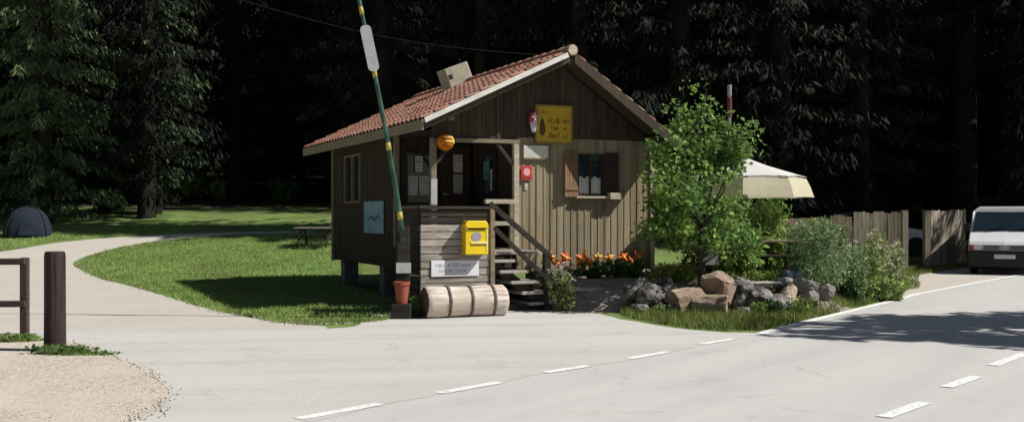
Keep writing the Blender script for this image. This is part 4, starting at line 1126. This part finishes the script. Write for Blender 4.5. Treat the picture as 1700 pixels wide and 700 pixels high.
# ------------------------------------------------------------------ fences at the right
def fence_panel(name, pa, pb, h, m, label, post_m=None, bw=.11, h2=None):
    a, b = Vector((pa.x, pa.y)), Vector((pb.x, pb.y)); L_ = (b-a).length; ang = math.atan2((b-a).y, (b-a).x)
    e = empty(name, (a.x, a.y, H(a.x, a.y)), ang, label, 'fence'); h2 = h2 or h
    dz = H(b.x, b.y)-H(a.x, a.y)
    b_ = MB(); x = 0; rn = random.Random(int(a.x*100))
    while x < L_-.04:
        w_ = min(bw*rn.uniform(.85, 1.15), L_-x); zz = dz*x/L_; hh = h+(h2-h)*x/L_+rn.uniform(-.03, .03)
        b_.box(x+.004, x+w_-.004, -.012-rn.uniform(0, .008), .012, .04+zz, hh+zz); x += w_
    b_.build('boards', m, e)
    for zr in (.35, h-.35): MB().bar((0, .04, zr), (L_, .04, zr+dz), .045, .09).build('rail', m, e)
    return e
fence_panel('board_fence', G(1250, 449), G(1376, 447), 1.50, 'fence_red', 'dark board fence hidden behind the bushes and parasol')
fence_panel('board_fence', G(1378, 447), G(1414, 446.5), 1.58, 'fence_red', 'short reddish board fence left of the grey fence')
fence_panel('board_fence', G(1417, 447), G(1497, 447), 1.68, 'fence_wood', 'grey board fence left of the gateway')
fence_panel('board_fence', G(1545, 444), G(1603, 438.5), 1.72, 'fence_wood', 'grey board fence right of the gateway beside the white van')
for px, py, lb in ((1501, 448, 'grey square post on the left of the gateway'), (1538, 445, 'grey square post on the right of the gateway')):
    q = G(px, py); e = empty('gate_post', (q.x, q.y, q.z), R(6), lb, 'post')
    MB().box(-.085, .085, -.085, .085, -.05, 1.72).build('shaft', 'fence_wood', e, bevel=.01)
    MB().prism([(-.09, -.09, 1.721), (.09, -.09, 1.721), (.09, .09, 1.721), (-.09, .09, 1.721)], (0, 0, .02)).build('cap', 'fence_wood', e)

# ------------------------------------------------------------------ vehicles
def loft(mbx, secs):
    n = len(secs[0]); b = len(mbx.v)
    for s in secs: mbx.v += [tuple(p) for p in s]
    for i in range(len(secs)-1):
        for j in range(n): mbx.f.append((b+i*n+j, b+i*n+(j+1) % n, b+(i+1)*n+(j+1) % n, b+(i+1)*n+j))
    mbx.f.append(tuple(range(b, b+n))[::-1]); mbx.f.append(tuple(range(b+(len(secs)-1)*n, b+len(secs)*n)))
    return mbx
def wheel(parent, x, y, r, w_, side):
    e_ = MB().tube([(x-w_/2, y, r), (x-w_/2+.02, y, r), (x+w_/2-.02, y, r), (x+w_/2, y, r)], [r*.9, r, r, r*.9], 28).build('wheel', 'tyre', parent, smooth=False)
    xo = x+side*(w_/2+.004)
    MB().tube([(xo-.012, y, r), (xo+.012, y, r)], r*.6, 20).build('rim', 'rim', e_)
vp = G(1668, 456.5)
van = empty('white_van', (vp.x, vp.y+.0, 0), R(-25), 'white van facing the camera at the right edge of the road', 'van')
# profile in (y, z): front at y=0, body runs back (+y); half width narrows to the roof
prof = [(.02, .34), (.0, .62), (.03, .80), (.12, .90), (.84, 1.12), (.92, 1.15), (1.42, 1.70), (1.46, 1.80), (2.2, 1.85), (4.5, 1.84), (4.72, 1.72), (4.80, 1.10), (4.80, .36)]
def halfw(z): return .90 - .02*max(0, .6-z) - (.11*max(0, z-1.08)/.76 if z > 1.08 else 0) - (.10*max(0, z-1.72)/.13 if z > 1.72 else 0)
bm_ = MB(); secs = []
for f_ in (-1, -.97, 0, .97, 1):
    sec = []
    for (y, z) in prof:
        hw = halfw(z); ins = .035 if abs(f_) == 1 else 0
        yy = y + (.07*abs(f_)**6 if y < 1 else 0)
        sec.append((hw*f_, yy+ins*(1 if y < 1 else -1), z-ins*.5*(1 if z > 1.7 else 0)))
    secs.append(sec)
loft(bm_, secs); body = bm_.build('body', 'van_paint', van, bevel=.012)
def panel(mbx, poly, off):                             # polygon given as (x, y, z), pushed out along its normal
    p = [Vector(q) for q in poly]; nrm = (p[1]-p[0]).cross(p[2]-p[0]).normalized(); mbx.prism([q+nrm*off for q in p], nrm*.008); return mbx
def ws(z): return .92+(z-1.15)*(1.42-.92)/(1.70-1.15)
z0, z1 = 1.165, 1.685
b_ = MB(); panel(b_, [(-halfw(z0)+.07, ws(z0), z0), (halfw(z0)-.07, ws(z0), z0), (halfw(z1)-.075, ws(z1), z1), (-halfw(z1)+.075, ws(z1), z1)], .004)
wsd = b_.build('windscreen', 'glass_dark', van)
for sx_ in (-.5, .12):
    MB().bar((sx_, ws(1.17)-.03, 1.175), (sx_+.46, ws(1.26)-.035, 1.27), .02, .02).build('wiper', 'van_trim', wsd)
b_ = MB(); b_.box(-.56, .56, -.025, .03, .665, .805); gr = b_.build('grille', 'van_grille', van, bevel=.008)
for x0, x1 in ((-.50, -.13), (.13, .50)):
    for zz in (.69, .745): MB().box(x0, x1, -.030, -.0255, zz, zz+.032).build('slot', 'van_trim', gr)
b_ = MB(); b_.tube([(0, -.036, .735), (0, -.026, .735)], .062, 20); b_.build('emblem', 'rim', gr)
for sx_ in (-1, 1):
    MB().box(min(sx_*.58, sx_*.76), max(sx_*.58, sx_*.76), -.022, .04, .665, .815).build('headlight', 'lamp_glass', van, bevel=.01)
    MB().box(min(sx_*.765, sx_*.893), max(sx_*.765, sx_*.893), -.018, .10, .66, .80).build('indicator', 'indicator', van, bevel=.01)
    MB().prism([(sx_*.885, .78, 1.16), (sx_*1.03, .80, 1.17), (sx_*1.03, .80, 1.38), (sx_*.885, .78, 1.38)], (0, .10, 0)).build('mirror', 'van_trim', van, bevel=.02)
    b_ = MB(); xs_ = lambda z: sx_*(halfw(z)+.003)
    q = [(xs_(1.2), 1.12, 1.2), (xs_(1.2), 1.75, 1.2), (xs_(1.62), 1.75, 1.62), (xs_(1.62), 1.46, 1.62)]
    b_.prism(q, (sx_*.006, 0, 0)); b_.build('side_window', 'glass_dark', van)
    b_ = MB(); q = [(xs_(1.2), 1.85, 1.2), (xs_(1.2), 4.5, 1.2), (xs_(1.62), 4.5, 1.62), (xs_(1.62), 1.85, 1.62)]
    b_.prism(q, (sx_*.006, 0, 0)); b_.build('side_window', 'glass_dark', van)
    wheel(van, sx_*.78, .85, .31, .2, sx_); wheel(van, sx_*.78, 3.75, .31, .2, sx_)
b_ = MB(); b_.box(-.90, .90, -.06, .12, .22, .645); bu = b_.build('bumper', 'van_trim', van, bevel=.03)
MB().box(-.26, .26, -.072, -.061, .44, .55).build('number_plate', 'plate', bu)
MB().box(-.8, .8, .1, 4.6, .2, .36).build('underbody', 'van_trim', van)

# parked car behind the fence gateway
cp = P(1490, 400, 36.5); cz_ = H(cp.x, cp.y)
car = empty('white_car', (cp.x-1.0, cp.y, cz_), R(4), 'white car parked behind the fence, its bonnet showing in the gateway', 'car')
cprof = [(2.0, .30), (2.02, .62), (1.85, .76), (1.0, .90), (.45, 1.34), (-.9, 1.40), (-1.7, 1.0), (-2.0, .92), (-2.02, .32)]
secs = []
for f_ in (-1, -.95, .95, 1):
    secs.append([(x - (.03*(1 if x > 0 else -1) if abs(f_) == 1 else 0), .82*f_*(1 if z < 1 else .84), z) for x, z in cprof])
bm_ = MB(); loft(bm_, secs); bm_.build('body', 'van_paint', car, bevel=.02)
for sy in (-1, 1):
    b_ = MB(); b_.prism([(.75, sy*.80, .98), (.42, sy*.70, 1.28), (-.85, sy*.70, 1.33), (-1.45, sy*.80, 1.0)], (0, sy*.02, 0)); b_.build('side_window', 'glass_dark', car)
    for x in (1.3, -1.25):
        w_ = MB().tube([(x, sy*.80-.09, .29), (x, sy*.80+.09, .29)], .29, 24).build('wheel', 'tyre', car); MB().tube([(x, sy*.80+sy*.092, .29), (x, sy*.80+sy*.105, .29)], .17, 16).build('rim', 'van_trim', w_)
    MB().box(1.93, 2.02, min(sy*.45, sy*.75), max(sy*.45, sy*.75), .58, .70).build('headlight', 'lamp_glass', car, bevel=.01)
MB().box(1.9, 2.06, -.78, .78, .30, .48).build('bumper', 'van_trim', car, bevel=.02)
b_ = MB(); b_.prism([(1.015, -.66, .915), (1.015, .66, .915), (.50, .60, 1.325), (.50, -.60, 1.325)], (.012, 0, .012)); b_.build('windscreen', 'glass_dark', car)

# ------------------------------------------------------------------ left foreground
q = G(91, 583)
e = empty('wooden_bollard', (q.x, q.y, q.z), 0, 'thick dark round wooden bollard standing in the gravel', 'bollard')
b_ = MB(); n = 30; zsb = [-.05, .2, .5, .8, 1.1, 1.155, 1.175]; rsb = [.125, .124, .122, .121, .120, .116, .104]
for z, r in zip(zsb, rsb):
    for j in range(n):
        t = 2*math.pi*j/n; rr = r*(1+.03*noise.noise(Vector((math.cos(t)*3, math.sin(t)*3, z*.8)))-(.02 if j % 7 == 3 else 0)); b_.v.append((rr*math.cos(t), rr*math.sin(t), z))
for i in range(len(zsb)-1):
    for j in range(n): b_.f.append((i*n+j, i*n+(j+1) % n, (i+1)*n+(j+1) % n, (i+1)*n+j))
b_.f.append(tuple(range((len(zsb)-1)*n, len(zsb)*n))); b_.build('shaft', 'bollard_wood', e, smooth=False)
q2 = G(41, 556)
e = empty('rail_fence', (q2.x, q2.y, q2.z), R(2), 'brown two rail wooden fence ending at the left edge', 'fence')
for x in (0, -2.1): MB().box(x-.05, x+.05, -.05, .05, -.05, 1.035).build('post', 'rail_wood', e, bevel=.012)
for z in (.985, .425): MB().bar((.04, -.075, z), (-2.4, -.075, z), .05, .085).build('rail', 'rail_wood', e, bevel=.012)
def tuft(px, py, rx, ry, n, label, h, leaves=120):
    c = G(px, py); e = empty('weed_tuft', (c.x, c.y, c.z), 0, label, 'weeds')
    a = RNG.uniform(0, 2*np.pi, n); r = np.sqrt(RNG.uniform(0, 1, n))
    pts = np.stack([r*np.cos(a)*rx, r*np.sin(a)*ry, np.zeros(n)], 1)
    blades('blades', pts, h, .012, 'grass_blade', .6, kind=None, parent=e)
    p = np.stack([RNG.normal(0, rx*.5, leaves), RNG.normal(0, ry*.5, leaves), RNG.uniform(.02, h*.8, leaves)], 1)
    v, f = leaf_arrays(p, RNG.normal(size=(leaves, 3))*np.array([1, 1, .4]), .07, .045, fold=.2); np_mesh('leaves', v, f, 'leaf_deep', e)
tuft(104, 588, .28, .14, 900, 'green weeds round the foot of the bollard', .11, 260)
tuft(150, 590, .30, .10, 500, 'thin dry weeds to the right of the bollard', .06, 40)
tuft(20, 567, .36, .16, 900, 'green weeds under the end of the rail fence', .10, 220)
# boulder and table on the lawn
tq = P(46, 385, 36.2); tz = H(tq.x, tq.y)
e = empty('dome_tent', (tq.x, tq.y, tz), R(20), 'small dark blue dome tent on the far left lawn', 'tent'); e.scale = (.92, .92, .90)
b_ = MB(); nu, nv = 32, 12
for i in range(nv):
    t = i/nv*math.pi/2
    for j in range(nu):
        a = 2*math.pi*j/nu; sq = 1/max(abs(math.cos(a)), abs(math.sin(a)))**.35; r = .82*math.cos(t)**.8*sq*(1-.05*abs(math.sin(2*a))*math.sin(2*t))
        b_.v.append((r*math.cos(a), r*math.sin(a)*.9, 1.06*math.sin(t)**.92))
b_.v.append((0, 0, 1.08))
for i in range(nv-1):
    for j in range(nu): b_.f.append((i*nu+j, i*nu+(j+1) % nu, (i+1)*nu+(j+1) % nu, (i+1)*nu+j))
for j in range(nu): b_.f.append(((nv-1)*nu+j, (nv-1)*nu+(j+1) % nu, nv*nu))
b_.build('fly_sheet', 'tent_cloth', e, smooth=True)
for a in (R(45), R(135)):
    MB().tube([(.96*math.cos(a)*math.cos(t), .87*math.sin(a)*math.cos(t), 1.10*math.sin(t)+.01) for t in [math.pi*k/18 for k in range(19)]], .012, 6).build('tent_pole', 'metal_dark', e)
b_ = MB(); b_.add([(-.28, -.80, .03), (.28, -.80, .03), (.16, -.62, .62), (0, -.55, .74), (-.16, -.62, .62)], [(0, 1, 2, 3, 4)]); b_.build('door_flap', 'tent_cloth', e)
q = G(526, 409)
e = empty('picnic_table', (q.x, q.y, q.z), R(-8), 'pale picnic table on the lawn behind the hut', 'table')
b_ = MB()
for i in range(5): b_.box(-.62, .62, -.40+i*.16, -.40+i*.16+.15, .55, .595)
b_.build('table_top', 'pale_wood', e, bevel=.004)
for sx_ in (-1, 1):
    b_ = MB(); b_.bar((sx_*.45, -.5, 0), (sx_*.45, -.15, .55), .06, .08).bar((sx_*.45, .5, 0), (sx_*.45, .15, .55), .06, .08).box(sx_*.45-.03, sx_*.45+.03, -.66, .66, .27, .34); b_.build('leg_frame', 'dark_wood', e)
for sy in (-1, 1): MB().box(-.64, .64, sy*.60-.12, sy*.60+.12, .345, .385).build('bench_seat', 'dark_wood', e, bevel=.004)

# overhead cable to the hut
a_, b_ = P(330, -22, 27), P(905, 92, 30)
c_ = MB(); c_.tube([a_.lerp(b_, i/16)-Vector((0, 0, .35*math.sin(math.pi*i/16))) for i in range(17)], .005, 6)
tag(c_.build('overhead_cable', 'cable'), 'thin dark overhead cable passing behind the hut roof', 'cable')

# ------------------------------------------------------------------ trees
def branch_tree(px, py, d, label):
    """the leafy young tree beside the hut"""
    p = P(px, py, d); z0 = TZ(p.x, p.y)-.05
    e = empty('leafy_tree', (p.x, p.y, z0), 0, label, 'tree')
    rn = random.Random(5); wood = MB(); tips = []
    wood.tube([(0, 0, 0), (.03, .02, .6), (-.02, .0, 1.3), (.05, .03, 2.1)], [.075, .062, .052, .035], 9)
    for i in range(26):
        h = rn.uniform(.45, 2.1); a = rn.uniform(0, 6.28); up = rn.uniform(.35, 1.15); Lb = rn.uniform(.8, 1.35)*(1.05 if h < 1.6 else 1.15)
        if h > 1.7: up += .6
        b0 = Vector((.03*math.sin(h*3), .0, h)); dr = Vector((math.cos(a), math.sin(a)*.9, up)).normalized()
        pts = [b0 + dr*Lb*t + Vector((0, 0, -.25*t*t*(Lb))) + Vector((rn.gauss(0, .03), rn.gauss(0, .03), 0)) for t in (0, .35, .7, 1)]
        wood.tube(pts, [.026, .018, .011, .004], 5)
        for t in (.45, .6, .75, .9, 1.0):
            q = pts[0].lerp(pts[3], t) + Vector((0, 0, .12*math.sin(math.pi*t)))
            for k in range(2):
                s_ = q + Vector((rn.gauss(0, .16), rn.gauss(0, .16), rn.gauss(.02, .12))); wood.tube([q, s_], [.006, .003], 4); tips.append(s_)
    for top in ((-.42, 0, 3.62), (.08, 0, 3.72), (.42, .1, 3.35), (.72, 0, 3.05), (-.78, 0, 2.6), (-1.02, .1, 2.35), (-.2, .2, 3.4), (.86, -.1, 3.15), (-.62, -.1, 3.1)):
        q = Vector(top); b0 = Vector((top[0]*.25, 0, 1.5)); wood.tube([b0, b0.lerp(q, .5)+Vector((top[0]*.12, 0, 0)), q], [.02, .012, .004], 5)
        for t in np.linspace(.4, 1, 9): tips.append(b0.lerp(q, float(t)) + Vector((rn.gauss(0, .10), rn.gauss(0, .10), rn.gauss(0, .06))))
    wood.build('trunk', 'bark_grey', e, smooth=True)
    T = np.array([tuple(t) for t in tips]); n = 8400
    idx = RNG.integers(0, len(T), n); pts = T[idx] + RNG.normal(size=(n, 3))*np.array([.105, .105, .085])
    dirs = RNG.normal(size=(n, 3))*np.array([1, 1, .5]) + np.array([0, 0, -.35])
    v, f = leaf_arrays(pts, dirs, .105, .066, fold=.15)
    np_mesh('crown', v, f, 'leaf', e)
    e.scale = (.90, .92, .90)
branch_tree(1164, 452, 18.45, 'bright green leafy young tree right of the hut')

def spruce_mesh(seed, height, rad, base, dens=1.0, droop=.35, tuft_=(.42, .11), step=.17):
    rng = np.random.default_rng(seed); C, D = [], []; z = base
    sc = []
    while z < height-.3:
        f = (z-base)/(height-base); Rz = rad*(1-f)**.75*(.8+.35*rng.random()) if f > .08 else rad*(.55+.45*f/.08)*(.7+.5*rng.random())
        nb = int(rng.integers(5, 8)*dens) or 4; a0 = rng.uniform(0, 6.28)
        for b in range(nb):
            a = a0+2*np.pi*b/nb+rng.normal(0, .25); Rb = Rz*rng.uniform(.65, 1.12)
            n = max(4, int(Rb/step)); t = np.linspace(.12, 1, n)
            zj = rng.normal(0, .28); x = t*Rb; zz = z + zj + .10*Rb*t - droop*Rb*t**1.7 + .10*Rb*t**4
            ca, sa = np.cos(a), np.sin(a)
            for side in (-1, 0, 1):
                for rep in range(2 if side else 1):
                    tw = (.16+.34*(1-t)*min(Rb, 2.2)*.55)*rng.uniform(.25, 1.0, n) if side else np.zeros(n)
                    ang = a + side*(.9+rng.normal(0, .35, n))
                    px = x*ca+tw*np.cos(ang); py = x*sa+tw*np.sin(ang); pz = zz-tw*.45-rng.uniform(0, .34, n)
                    C.append(np.stack([px, py, pz], 1)); D.append(np.stack([np.cos(ang), np.sin(ang), -.55-rng.uniform(0, 1.3, n)], 1))
        z += rng.uniform(.42, .62)*(1+.3*(1-f))
    C = np.concatenate(C); D = np.concatenate(D)
    v, f = leaf_arrays(C, D, tuft_[0], tuft_[1], rng, fold=.1)
    return v, f
def spruce_proto(seed, height, rad, base, m, name='spruce_tree', dens=1.0, **k):
    v, f = spruce_mesh(seed, height, rad, base, dens, **k)
    root = empty(name)
    tk = MB(); r0 = .0125*height; rn = random.Random(seed)
    tk.tube([(0, 0, -.6), (0, 0, .15), (.03*rn.random(), 0, height*.3), (0, .04*rn.random(), height*.6), (0, 0, height)], [r0*1.5, r0*1.1, r0*.85, r0*.5, .03], 12)
    for i in range(26):                                   # dead stubs on the lower stem
        z = rn.uniform(1.2, max(base+2, 5)); a = rn.uniform(0, 6.28); Ls = rn.uniform(.3, 1.3)
        tk.tube([(0, 0, z), (Ls*math.cos(a), Ls*math.sin(a), z-.12*Ls)], [.022, .006], 4)
    tk.build('trunk', 'bark', root, smooth=True)
    np_mesh('crown', v, f, m, root)
    return root
def copy_tree(o):
    c = o.copy(); COL.objects.link(c)
    for ch in list(o.children):
        d = ch.copy(); COL.objects.link(d); d.parent = c
    return c
def put(o, x, y, s=1.0, rz=None, label=None, group=None, dz=0.0):
    o.location = (x, y, H(x, y)-.05+dz); o.scale = (s, s, s*random.uniform(.94, 1.08)); o.rotation_euler = (0, 0, random.uniform(0, 6.28) if rz is None else rz)
    for k in ('label', 'category', 'group'):
        if k in o.keys(): del o[k]
    tag(o, label, 'tree', group); return o

# forest spruces, the wood's shade painted into their needle colour
protos = [spruce_proto(100+i, 25+1.5*i, 3.0+.2*(i % 3), b, 'needle_shaded', dens=1.3, tuft_=(.30, .07), step=.13) for i, b in enumerate((1.0, 2.2, 1.5, 5.5))]
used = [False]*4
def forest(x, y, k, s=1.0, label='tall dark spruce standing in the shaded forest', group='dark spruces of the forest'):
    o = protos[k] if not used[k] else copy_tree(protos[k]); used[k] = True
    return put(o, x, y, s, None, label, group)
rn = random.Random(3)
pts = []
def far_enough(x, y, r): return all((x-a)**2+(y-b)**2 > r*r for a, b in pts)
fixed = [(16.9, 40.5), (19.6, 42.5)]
edge_row = [(-4.4, 37.6), (-1.0, 36.4), (2.2, 35.2), (5.4, 35.0), (8.6, 34.8), (11.6, 36.0), (19.5, 34.6), (23.4, 33.6), (27.5, 34.8), (31.5, 33.0), (23, 38), (27.6, 39.4), (36, 35)]  # trees at far right are out of view, added to shade this row
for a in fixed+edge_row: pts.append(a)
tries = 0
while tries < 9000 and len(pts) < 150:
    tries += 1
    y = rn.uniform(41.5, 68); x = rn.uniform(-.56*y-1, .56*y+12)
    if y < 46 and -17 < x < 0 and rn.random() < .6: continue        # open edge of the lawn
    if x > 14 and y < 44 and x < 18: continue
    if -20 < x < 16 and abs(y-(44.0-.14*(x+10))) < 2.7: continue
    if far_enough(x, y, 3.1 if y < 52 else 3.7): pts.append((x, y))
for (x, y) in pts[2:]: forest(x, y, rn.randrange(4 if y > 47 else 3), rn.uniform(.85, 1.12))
# the two bare stems behind the van
forest(16.9, 40.5, 3, 1.15, 'thick grey spruce trunk rising behind the left edge of the van', None)
forest(19.6, 42.5, 3, 1.05, 'dark spruce trunk rising behind the van roof', None)

# front row at the left, needles coloured brighter to stand for sunlight
fp = [spruce_proto(200, 21, 3.3, 1.1, 'needle', dens=1.35, droop=.42, tuft_=(.27, .075), step=.10), spruce_proto(207, 17, 2.3, 1.4, 'needle', dens=1.1, tuft_=(.27, .075), step=.11)]
put(fp[0], -17.2, 40.0, 1.0, 1.0, 'large sunlight-toned spruce with drooping branches at the far left')
put(fp[1], -14.1, 43.0, 1.0, 2.0, 'slimmer sunlight-toned spruce right of the large left spruce')
put(copy_tree(fp[0]), -21.0, 42.5, 1.05, 3.0, 'sunlight-toned spruce cut by the left edge of the photo')
# broad leafy tree beside the road, right of the view: it shades the road
e = empty('roadside_tree', (15.5, 14.3, 0), 0, 'broad leafy roadside tree whose shadow falls on the road', 'tree')
rn = random.Random(8); tk = MB(); tk.tube([(0, 0, -.1), (.05, 0, 1.6), (0, .1, 3.4), (.1, 0, 6.5)], [.24, .19, .16, .07], 12); cl = []
for i in range(30):
    a = rn.uniform(0, 6.28); el = rn.uniform(-.75, 1.2); r_ = rn.uniform(.55, 1.0)
    c_ = (3.4*r_*math.cos(a)*math.cos(el), 3.2*r_*math.sin(a)*math.cos(el), 6.9+3.3*r_*math.sin(el)); q = rn.uniform(.55, 1.0)
    cl.append((*c_, q*1.25, q*1.1, q*.7)); tk.tube([(0, 0, rn.uniform(2.6, 5.2)), (c_[0]*.5, c_[1]*.5, c_[2]*.55+2.2), c_], [.07, .045, .015], 6)
tk.build('trunk', 'bark_grey', e, smooth=True)
foliage('crown', cl, 8200, .26, .16, 'leaf', e)
# undergrowth at the forest edge
for i, (px, py, d, w_, h_, m_, lb) in enumerate((
    (268, 347, 48.6, 70, 34, 'leaf_hop', 'light green undergrowth bush left of the middle of the far lawn edge'),
    (320, 347, 49.0, 80, 62, 'leaf_hop', 'taller light green undergrowth bush at the far lawn edge'),
    (372, 348, 48.8, 70, 36, 'leaf_wild', 'low green undergrowth bush right of the taller far bush'),
    (470, 350, 48.0, 60, 40, 'leaf_deep', 'dark undergrowth bush at the far lawn edge left of the hut'),
    (175, 345, 44.0, 70, 40, 'leaf_deep', 'dark undergrowth bush behind the large boulder'),
    (1555, 338, 46.0, 90, 34, 'leaf_lime', 'sunlit undergrowth bush behind the right fence'),
    (1640, 338, 47.0, 60, 40, 'leaf_wild', 'green undergrowth bush behind the van roof'))):
    p = P(px, py, d); shrub('undergrowth_bush', px, py, d, w_, h_, 900, .22, .11, m_, lb, 'bush', stems=5, z=H(p.x, p.y)-.05)

# ------------------------------------------------------------------ light, sky, camera
EL_, AZ = 44.5, -8.0
sd = Vector((math.cos(R(EL_))*math.cos(R(AZ)), math.cos(R(EL_))*math.sin(R(AZ)), math.sin(R(EL_))))
sl = bpy.data.lights.new('sun', 'SUN'); sl.energy = 5.0; sl.angle = R(.5); sl.color = (1, .965, .90)
so_ = bpy.data.objects.new('sun', sl); COL.objects.link(so_); so_.rotation_euler = sd.to_track_quat('Z', 'Y').to_euler(); so_.location = (20, 0, 30)
wd = bpy.data.worlds.new('World'); SC.world = wd; wd.use_nodes = True
nt = wd.node_tree; bg = nt.nodes['Background']
sk = nt.nodes.new('ShaderNodeTexSky'); sk.sky_type = 'NISHITA'; sk.sun_disc = False
sk.sun_elevation = R(EL_); sk.sun_rotation = R(90-AZ); sk.air_density = 1.0; sk.dust_density = 1.2
nt.links.new(sk.outputs['Color'], bg.inputs['Color']); bg.inputs['Strength'].default_value = .04
cam = bpy.data.cameras.new('camera'); co = bpy.data.objects.new('camera', cam); COL.objects.link(co)
cam.sensor_width = 36; cam.lens = 36*F/1700; cam.shift_y = 7/1700; cam.clip_end = 600; cam.clip_start = .1
co.location = (0, 0, CAMH); co.rotation_euler = (R(90), 0, 0); SC.camera = co
SC.view_settings.view_transform = 'Standard'; SC.view_settings.look = 'None'; SC.view_settings.exposure = 0
SC.render.engine = 'CYCLES'
SC.cycles.max_bounces = 6; SC.cycles.diffuse_bounces = 1
